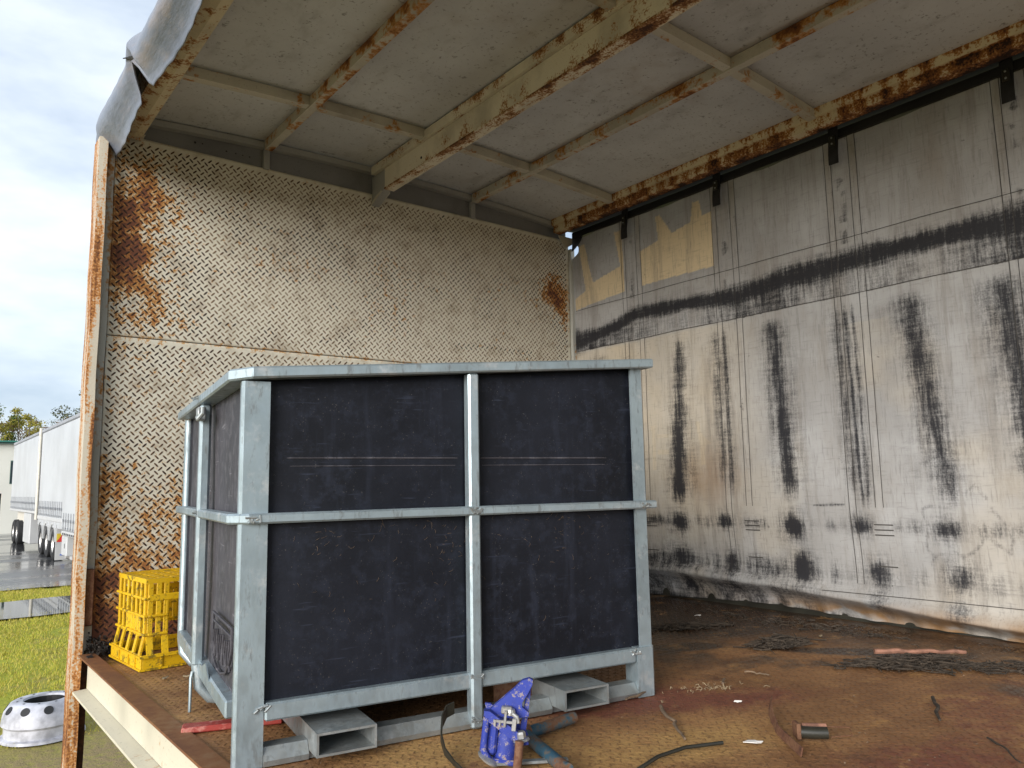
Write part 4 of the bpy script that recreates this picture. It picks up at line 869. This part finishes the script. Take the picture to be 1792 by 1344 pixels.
# ================================================================== litter on the deck
def on_floor(o, x_, y_, z_=.004, rz=0): o.location = (x_, y_, z_); o.rotation_euler[2] = rz; return o
def stick(name, p0, p1, r, m, label, cat='stick', n=9, wob=.012, z=.008, grp=None):
    a_ = Vector((*p0, 0)); b_ = Vector((*p1, 0)); d = b_-a_; nn = Vector((-d.y, d.x, 0)).normalized(); pts = []; rs = []
    for i in range(n):
        t = i/(n-1); pts.append(a_*0+d*t+nn*random.uniform(-wob, wob)*math.sin(math.pi*t)+Vector((0, 0, abs(random.gauss(0, .003))))); rs.append(r*(1-.35*t)*random.uniform(.85, 1.15))
    mb = MB().tube(pts, rs, 7)
    o = mb.build(name, m, None, True); o.location = (p0[0], p0[1], z); return tag(o, label, cat, grp)
def pile(name, c, rx, ry, n, lab, rot=0, seed=1, rr=(.0012, .0035), L=(.03, .12), curve=1.5, hmax=.03):
    g = random.Random(seed); mb = MB()
    for _ in range(n):
        a_ = g.uniform(0, 3.14) if g.random() < .55 else g.gauss(rot, .8); l = g.uniform(*L); px, py = g.gauss(0, rx*.5), g.gauss(0, ry*.5); px, py = px*math.cos(rot)-py*math.sin(rot), px*math.sin(rot)+py*math.cos(rot)
        z0 = .003+g.random()**2*hmax*math.exp(-(px/rx)**2-(py/ry)**2); k_ = g.uniform(-curve, curve)*1.2; pts = []
        for i in range(4):
            t = i/3; pts.append((px+math.cos(a_+k_*t)*l*(t-.5), py+math.sin(a_+k_*t)*l*(t-.5), max(.002, z0+g.uniform(-.004, .006))))
        r_ = g.uniform(*rr); mb.tube(pts, [r_, r_, r_*.8, r_*.5], 4)
    o = mb.build(name, M['twig']); o.location = (c[0], c[1], .003); return tag(o, lab, 'twigs', None, 'stuff')
pile('twig_heap', (1.87, -1.60), .11, .05, 150, 'small dark heap of twigs midway between bin and curtain', R(-10), 3)
pile('twig_heap', (1.90, -2.05), .20, .07, 210, 'long sprawling heap of dark twigs under the red brown stick', R(-45), 4, L=(.03, .14))
pile('twig_heap', (1.89, -1.17), .16, .05, 130, 'low dark litter of twigs behind the right foot of the bin', R(-25), 5, hmax=.015)
pile('twig_scatter', (2.12, -2.35), .22, .10, 90, 'loose twigs scattered at the far right edge of the deck', R(-50), 6, hmax=.01)
pile('twig_scatter', (2.25, -1.4), .08, .55, 90, 'dark fine litter along the foot of the curtain', R(0), 8, hmax=.01, L=(.02, .06))
pile('straw_litter', (1.22, -1.80), .14, .06, 40, 'pale fine litter on the deck right of the bin foot', R(-20), 9, hmax=.004, L=(.008, .02), rr=(.0006, .0012)).data.materials[0] = M['leafdry']
stick('bark_stick', (1.865, -1.94), (2.06, -2.13), .0085, M['stickred'], 'straight red brown stick lying on the long twig heap', z=.032, wob=.003)
stick('dry_stick', (.985, -1.83), (.835, -2.03), .005, M['wood'], 'knobbly pale stick pointing at the black hose', wob=.01, z=.007)
stick('dry_stick', (1.075, -1.722), (.95, -1.742), .004, M['wood'], 'brown splinter lying against the bin right foot', wob=.004, z=.012)
stick('dry_stick', (1.28, -1.80), (1.33, -1.77), .0035, M['wood'], 'short grey stick on the rust right of the bin foot', wob=.003)
stick('dry_stick', (1.44, -1.76), (1.46, -1.83), .003, M['wood'], 'thin tan stick on the deck in front of the small heap', wob=.003)
stick('dry_stick', (1.55, -2.25), (1.38, -2.34), .005, M['twig'], 'bent dark stick at the right of the deck', wob=.007)
stick('dry_stick', (1.33, -2.46), (1.22, -2.56), .0025, M['twig'], 'thin dark twig near the right edge of the picture', wob=.006)
stick('dry_stick', (.14, -.66), (.21, -.70), .0025, M['leafdry'], 'pale straw on the deck between coaming and bin', wob=.004)
hs = MB().tube([(.637-.04, -2.062-.03, .006), (.70, -2.07, .010), (.78, -2.075, .012), (.871, -2.105, .010)], .0042, 8).build('hose_length', M['hose'], None, True); tag(hs, 'thin black hose lying in front of the dry stick', 'hose')
ribbon('rusty_strip', [(1.18, -2.02, .018), (1.16, -2.03, .016), (1.12, -2.055, .012), (1.085, -2.085, .006), (1.06, -2.11, .003), (1.035, -2.13, .002), (1.01, -2.16, .002), (.975, -2.205, .002), (.94, -2.25, .002)], [.020, .022, .024, .02, .018, .018, .018, .018, .018], M['rustbare'], 'twisted rusty steel strip standing on edge in the foreground', 'strip', tilt=.25)
CL = thing('pipe_clamp', 'small dark clamp with a wooden handle and wire loop beside the rusty strip', 'clamp', (1.035, -2.185, .004), va)
MB().tube([(.0, 0, .014), (.03, -.006, .013), (.062, -.010, .013)], .013, 12).build('barrel', M['hose'], CL, True)
MB().tube([(.015, .015, .022), (.04, .014, .022), (.068, .012, .021)], .006, 10).build('handle', M['stickred'], CL, True)
MB().tube([(.065, .012, .020), (.12, .010, .018), (.121, .0, .004), (.07, -.01, .004)], .0012, 6).build('wire_loop', M['rustbare'], CL, True)
MB().box(-.006, .004, -.014, .018, .0, .034, .002).build('jaw', M['rustbare'], CL)
def scrap(name, x_, y_, s_, m, label, rz=0, cat='scrap'):
    mb = MB(); n = 10; vs = [(0, 0, .004)]+[(s_*math.cos(2*math.pi*i/n)*random.uniform(.7, 1.1), s_*.35*math.sin(2*math.pi*i/n)*random.uniform(.7, 1.1), random.uniform(0, .004)) for i in range(n)]
    mb.add(vs, [(0, 1+i, 1+(i+1) % n) for i in range(n)]); o = mb.build(name, m); o.modifiers.new('thickness', 'SOLIDIFY').thickness = .0015; return tag(on_floor(o, x_, y_, .006, rz), label, cat)
scrap('white_scrap', .93, -2.14, .026, M['white'], 'bright white flake beside the black hose end', va)
scrap('white_scrap', 1.17, -1.93, .012, M['white'], 'small white flake in the middle of the deck', va)
scrap('white_scrap', 2.13, -1.04, .016, M['white'], 'white scrap on the dark deck beneath the curtain hem', va)
scrap('dry_leaf', 2.10, -1.62, .02, M['leafdry'], 'curled tan leaf near the foot of the curtain', .5, 'leaf')
scrap('dry_leaf', 2.13, -2.28, .025, M['leafdry'], 'tan leaf at the right end of the curtain foot', .2, 'leaf')
scrap('dry_leaf', .10, -.62, .02, M['leafdry'], 'dark curled leaf on the deck beside the rusty coaming', .9, 'leaf')
# sooty dirt in the corner below the headboard
mb = MB(); g = random.Random(5)
for _ in range(420):
    x_ = abs(g.gauss(.0, .075))-.02; y_ = -abs(g.gauss(.0, .05))-.012; z_ = .004+abs(g.gauss(0, .03))*math.exp(-x_/.12); s_ = g.uniform(.003, .010)
    mb.add([(x_+g.uniform(-s_, s_), y_+g.uniform(-s_, s_), max(.002, z_+g.uniform(-s_, s_))) for _q in range(4)], [(0, 1, 2), (0, 2, 3), (0, 3, 1), (1, 3, 2)])
tag(mb.build('soot_heap', M['dirt'], fix=False), 'black sooty dirt in the corner at the foot of the headboard', 'dirt', None, 'stuff')
mb = MB()
for _ in range(3200):
    x_ = g.uniform(.05, 2.4) if g.random() < .45 else 2.42-abs(g.gauss(0, .45)); y_ = g.uniform(-2.9, -.1); s_ = g.uniform(.0008, .0032)
    mb.add([(x_+g.uniform(-s_, s_), y_+g.uniform(-s_, s_), .004+g.uniform(0, s_)) for _q in range(4)], [(0, 1, 2), (0, 2, 3), (0, 3, 1), (1, 3, 2)])
tag(mb.build('grit', M['wood'], fix=False), 'fine grit and crumbs strewn over the rusty deck', 'grit', None, 'stuff')

# ================================================================== wheel rims on the lawn
M['rim'] = simple('silver_painted_rim', (.42, .42, .46), .5, .35, 9, .1)
def wheel_rim(loc, label):
    t = thing('wheel_rim', label, 'wheel', loc, .3, 'steel truck wheels stacked on the lawn')
    MB().lathe([(.145, .27), (.150, .285), (.215, .285), (.235, .275), (.275, .215), (.285, .17), (.29, .12), (.27, .10), (.27, .03), (.295, .02), (.30, .0), (.285, .0), (.26, .02), (.255, .11), (.27, .165), (.22, .265), (.15, .27)], 48, closed=True).build('disc', M['rim'], t, True)
    for i in range(10):
        a_ = 2*math.pi*i/10; MB().lathe([(0, .002), (.033, .002), (.033, -.004)], 16, Matrix.Rotation(a_, 4, 'Z') @ Matrix.Translation((.2575, 0, .244)) @ Matrix.Rotation(R(56), 4, 'Y')).build('hand_hole', M['rubber_and_shade_black'], t)
        MB().lathe([(0, .002), (.009, .002), (.009, -.002)], 10, Matrix.Rotation(a_+.31, 4, 'Z') @ Matrix.Translation((.187, 0, .2855))).build('bolt_hole', M['rubber_and_shade_black'], t)
    MB().lathe([(0, .2), (.144, .2), (.144, .27)], 24).build('hub_bore', M['rubber_and_shade_black'], t)
    return t
wr = wheel_rim((.575, 5.25, GZ-.01), 'silver steel truck wheel lying flat on the lawn beside the truck'); wr.scale = (1.15, 1.15, 1.12); del wr['group']

# ================================================================== white trailers
def m_tcurt():
    k = NT('white_trailer_curtain'); a = k.noise(1.1, 4, .6, (1, 1, .12)); b = k.noise(.5, 5, .6); sep = k.n('ShaderNodeSeparateXYZ'); k.l(k.vec, sep.inputs[0])
    col = k.mix(k.sm(b, .35, .7), (.52, .535, .55), (.45, .46, .47)); col = k.mix(k.math('MULTIPLY', k.sm(sep.outputs[2], 1.0, 1.7, .5, 0), k.sm(k.noise(3, 5, .7), .4, .65)), col, (.36, .35, .33))
    k.bump(a, .9, .06); return k.fin(col, .4, 0, .4)
M['tw'] = m_tcurt()
M['tw2'] = simple('white_trailer_steel', (.52, .52, .515), .4, .05, 2)
M['tgrey'] = simple('grey_roof_rail', (.30, .31, .33), .5, .1, 2)
M['tyre'] = simple('tyre_rubber', (.02, .02, .021), .8, .3, 5)
M['alloy'] = simple('polished_wheel', (.62, .60, .57), .35, .15, 3, .4)
M['cream_pole'] = simple('cream_pole', (.62, .58, .50), .5, .1)
M['rblue'] = simple('blue_print', (.03, .12, .5), .5); M['rred'] = simple('red_reflector', (.65, .04, .03), .4); M['ryel'] = simple('yellow_reflector', (.75, .55, .05), .4)
def trailer_wheel(t, y_, z_):
    wl = MB().lathe([(.28, -.02), (.40, -.03), (.49, .01), (.50, .06), (.50, .24), (.46, .28), (.28, .26)], 28, Matrix.Translation((.02, y_, z_)) @ Matrix.Rotation(R(90), 4, 'Y'), closed=True).build('wheel', M['tyre'], t, True)
    MB().lathe([(0, .05), (.10, .04), (.12, .11), (.22, .10), (.28, .0), (.285, -.005), (.285, .05)], 24, Matrix.Translation((.02, y_, z_)) @ Matrix.Rotation(R(90), 4, 'Y')).build('rim', M['alloy'], wl, True)
def buckles(t, ya, yb, zt, n, parent):
    for y_ in np.linspace(ya, yb, n):
        b = MB(); b.box(-.02, -.012, y_-.025, y_+.025, zt+.10, zt+.55); b.box(-.035, -.02, y_-.06, y_+.06, zt+.28, zt+.36); b.box(-.03, -.018, y_-.05, y_+.05, zt+.05, zt+.12); b.build('buckle', M['tgrey'], parent)
# near trailer: local origin on the ground at its rear left corner
T1 = thing('curtain_trailer', 'nearer white curtain trailer with three wheels showing under white guards', 'trailer', (3.3, 16.5, GZ), 0, 'white trailers parked in the wet yard')
MB().box(0, 2.5, 0, 12.9, 1.02, 4.32, .03).build('box_body', M['tw'], T1); MB().box(-.02, 2.52, -.02, 12.92, 4.32, 4.44, .02).build('roof_rail', M['tgrey'], T1)
d1 = MB().box(-.02, 2.5, 0, 7.4, .88, 1.015, .01).build('deck_rail', M['tw2'], T1); buckles(T1, .3, 7.2, 1.0, 17, d1)
d2 = MB().box(-.022, 2.5, 7.45, 12.9, 1.24, 1.36, .01).build('deck_rail', M['tw2'], T1); buckles(T1, 7.7, 12.6, 1.33, 14, d2)
for q in range(24): MB().box(-.024, -.0205, .1+q*.3, .28+q*.3, .90, .96).build('rope_slot', M['tyre'], d1)
for y_ in (9.2, 10.6, 12.0):
    trailer_wheel(T1, y_, .52)
    g_ = MB(); n = 12; pr = []
    for i in range(n+1): a_ = math.pi*(.02+.96*i/n); pr.append((y_+.62*math.cos(a_), .58+.62*math.sin(a_)))
    pr2 = [(y_+.57*math.cos(math.pi*(.02+.96*i/n)), .58+.57*math.sin(math.pi*(.02+.96*i/n))) for i in range(n, -1, -1)]
    n2 = len(pr); vs = [(-.03, a_, b_) for a_, b_ in pr]+[(.40, a_, b_) for a_, b_ in pr]+[(-.03, a_, b_) for a_, b_ in pr2[::-1]]+[(.40, a_, b_) for a_, b_ in pr2[::-1]]
    fs = []
    for i in range(n): fs += [(i, i+1, n2+i+1, n2+i), (2*n2+i+1, 2*n2+i, 3*n2+i, 3*n2+i+1), (i+1, i, 2*n2+i, 2*n2+i+1)]
    g_.add(vs, fs).build('mudguard', M['tw2'], T1)
fl = MB().box(.0, .45, 8.50, 8.56, .06, 1.15).build('mud_flap', M['tw2'], T1)
MB().prism([(.02, .62), (.43, .62), (.43, .88), (.2, .88)], 'y', 8.488, 8.4985).build('reflector', M['rred'], fl); MB().prism([(.02, .64), (.19, .88), (.02, .88)], 'y', 8.486, 8.4985).build('reflector', M['ryel'], fl)
MB().prism([(.12, .2), (.36, .2), (.36, .38), (.26, .38)], 'y', 8.488, 8.4985).build('blue_mark', M['rblue'], fl)
tb = MB().box(-.01, .7, 6.4, 7.3, .30, .87, .02).build('tool_box', M['tw2'], T1); MB().box(-.02, -.0105, 6.7, 6.74, .52, .66).build('latch', M['tyre'], tb)
MB().box(.3, 2.2, 3.5, 8.3, .1, .4, .02).build('side_skirt', M['tw2'], T1)
MB().lathe([(0, .12), (.16, .10), (.2, 0), (.16, -.1), (0, -.12)], 14, Matrix.Translation((.3, 7.9, .3)) @ Matrix.Rotation(R(90), 4, 'Y')).build('air_tank', M['alloy'], T1, True)
T2 = thing('curtain_trailer', 'farther white curtain trailer coupled ahead of the nearer one', 'trailer', (3.3, 29.75, GZ), 0, 'white trailers parked in the wet yard')
MB().box(0, 2.5, 0, 8.9, 1.5, 4.32, .03).build('box_body', M['tw'], T2); MB().box(-.02, 2.52, -.02, 8.92, 4.32, 4.44, .02).build('roof_rail', M['tgrey'], T2)
d3 = MB().box(-.02, 2.5, 0, 8.9, 1.40, 1.495, .01).build('deck_rail', M['tw2'], T2); buckles(T2, .3, 8.6, 1.46, 20, d3)
for y_ in (6.0, 7.3): trailer_wheel(T2, y_, .52)
MB().box(-.01, .7, 1.6, 3.6, .25, 1.38, .02).build('tool_box', M['tw2'], T2)
MB().tube([(-.03, -.18, 1.2), (-.03, -.18, 4.5)], .06, 10).build('corner_pole', M['cream_pole'], T2, True)
MB().box(.2, 2.3, 5.4, 7.9, .95, 1.39, .02).build('axle_frame', M['cream_pole'], T2)

# shed
SH = thing('shed', 'cream shed with green gutter and a dark open doorway behind the trailers', 'building', (-8, 46, GZ))
wl = MB(); wl.box(0, 9.9, 0, .2, 0, 4.78); wl.box(11.55, 24, 0, .2, 0, 4.78); wl.box(9.9, 11.55, 0, .2, 2.15, 4.78); wl.box(0, .2, .2, 14, 0, 4.78); wl.box(23.8, 24, .2, 14, 0, 4.78); wl.build('wall', simple('cream_shed_wall', (.70, .68, .60), .7, .04, .5), SH)
rf = MB().prism([(-.3, 4.80), (14.3, 4.80), (14.3, 4.86), (7, 5.0), (-.3, 4.86)], 'x', -.3, 24.3).build('roof', simple('grey_green_roof', (.30, .36, .33), .5), SH)
MB().box(-.3, 24.3, -.3, .0, 4.79, 4.95, .02).build('gutter', simple('green_gutter', (.03, .16, .12), .5), rf)
MB().box(9.2, 12.5, 6, 6.1, 0, 3.0).build('door_backdrop', simple('dark_interior', (.05, .055, .06), .8), SH)  # dark sheet standing in for the shade inside the shed
wn = MB().box(11.86, 12.0, -.03, -.003, 2.65, 3.9, .01).build('window', simple('window_frame_green', (.06, .13, .11), .5), SH); MB().box(11.88, 11.98, -.036, -.031, 2.7, 3.85).build('pane', simple('dark_glass', (.03, .045, .05), .1), wn)
CA = thing('parked_car', 'dark car parked inside the open shed doorway', 'car', (2.6, 46.6, GZ), 0)
body = [(-.85, .35), (.85, .35), (.9, .8), (.82, 1.0), (.62, 1.42), (-.62, 1.42), (-.82, 1.0), (-.9, .8)]
MB().prism(body, 'y', 0, 3.9).build('body', simple('dark_car_paint', (.03, .035, .04), .25), CA); MB().prism([(-.7, 1.03), (.7, 1.03), (.56, 1.36), (-.56, 1.36)], 'y', -.01, -.001).build('rear_window', simple('car_glass', (.08, .11, .12), .08), CA)
for sx in (-.8, .62):
    MB().box(sx, sx+.18, .45, 1.1, .0, .64, .12).build('wheel', M['tyre'], CA); MB().box(sx, sx+.18, -.012, -.001, .74, .9).build('tail_light', M['rred'], CA)

# ================================================================== trees
def m_leaf(name, c1, c2):
    k = NT(name); k.objrand(); a_ = k.noise(.6, 4); b_ = k.noise(9, 2); return k.fin(k.mix(k.sm(k.math('ADD', k.math('MULTIPLY', a_, .6), k.math('MULTIPLY', b_, .4)), .38, .62), c1, c2), .7, 0, .2)
LM = {'yellow': m_leaf('yellow_green_leaves', (.20, .19, .03), (.30, .25, .04)), 'brown': m_leaf('bronze_leaves', (.14, .085, .04), (.20, .13, .06)), 'gum': m_leaf('grey_green_leaves', (.075, .09, .05), (.13, .14, .085)), 'green': m_leaf('mid_green_leaves', (.07, .11, .025), (.12, .16, .04))}
M['bark'] = simple('tree_bark', (.16, .13, .10), .85, .3, 3, 0, .5)
def tree(x_, y_, h, r, kind, label, seed, sparse=1.0, n=2600):
    g = np.random.default_rng(seed); t = thing('tree', label, 'tree', (x_, y_, GZ), 0, 'trees behind the yard')
    mb = MB(); mb.tube([(0, 0, 0), (.1, 0, h*.25), (.05, .1, h*.5), (.1, 0, h*.8)], [r*.08, r*.065, r*.05, r*.015], 8)
    cl = []
    for i in range(16):
        a_ = g.uniform(0, 6.28); e_ = g.uniform(.38, 1.0); rr = r*math.sqrt(g.random())*(1.15-.55*abs(e_-.6)); c_ = (rr*math.cos(a_), rr*math.sin(a_), h*e_-r*.2); cl.append((c_, g.uniform(.22, .42)*r))
        mb.tube([(.05, 0, h*.3*(.8+.6*g.random())), (c_[0]*.5, c_[1]*.5, h*.3+(c_[2]-h*.3)*.6), c_], [r*.03, r*.02, r*.006], 5)
    mb.build('trunk', M['bark'], t, True)
    n = int(n*sparse); ci = g.integers(0, len(cl), n); C = np.array([c_[0] for c_ in cl])[ci]; Rr = np.array([c_[1] for c_ in cl])[ci]
    d = g.normal(size=(n, 3)); d /= np.linalg.norm(d, axis=1)[:, None]; P = C+d*(Rr*g.random(n)**.4)[:, None]*np.array([1, 1, .75]); s_ = r*g.uniform(.030, .065, n)
    a1 = g.normal(size=(n, 3)); a1 /= np.linalg.norm(a1, axis=1)[:, None]; a2 = np.cross(a1, d); a2 /= np.linalg.norm(a2, axis=1)[:, None]+1e-6
    T = np.stack([P-a1*s_[:, None], P-a2*s_[:, None]*.5, P+a1*s_[:, None], P+a2*s_[:, None]*.5], 1)
    link('crown', rep_mesh('crown', None, [(0, 1, 2, 3)], T), LM[kind], t)
tree(4.6, 62, 8.4, 2.3, 'yellow', 'yellow green tree at the far left behind the shed roof', 1)
tree(6.6, 66, 7.6, 2.2, 'brown', 'round bronze brown tree just right of the yellow one', 2)
tree(7.3, 60, 6.6, 1.3, 'yellow', 'small bright yellow bush tree above the trailer front', 3)
tree(8.6, 78, 9.0, 2.0, 'brown', 'bronze tree with a rounded top left of the pole', 4)
tree(10.2, 84, 9.0, 2.2, 'gum', 'low grey green tree above the farther trailer', 5)
tree(9.6, 72, 8.4, 1.3, 'gum', 'thin grey green gum above the trailer pole', 6, .45)
tree(12.6, 80, 10.2, 2.6, 'gum', 'wide open grey green gum above the nearer trailer', 7, .7)
tree(14.2, 82, 12.6, 2.7, 'gum', 'tallest airy gum beside the rusty corner post', 8, .6)
tree(17.5, 84, 13.4, 3.0, 'gum', 'tall gum mostly hidden behind the corner post', 9, .6)
tree(1.2, 66, 8.2, 2.4, 'green', 'mid green tree left of the shed ridge', 10)
tree(-3.5, 70, 8.8, 2.8, 'brown', 'bronze tree beyond the left end of the shed', 11)
tree(22, 88, 12, 3.2, 'green', 'green tree hidden beyond the headboard', 12)
tree(5.7, 57, 7.9, 1.6, 'yellow', 'narrow yellow tree between the shed roof and the bronze tree', 21)
tree(3.4, 58, 8.2, 1.9, 'green', 'green tree standing highest over the shed gutter', 22)
tree(7.9, 64, 7.9, 1.9, 'brown', 'dark bronze tree over the front of the farther trailer', 23)
tree(9.0, 68, 8.0, 1.7, 'brown', 'russet tree directly left of the cream trailer pole', 24)
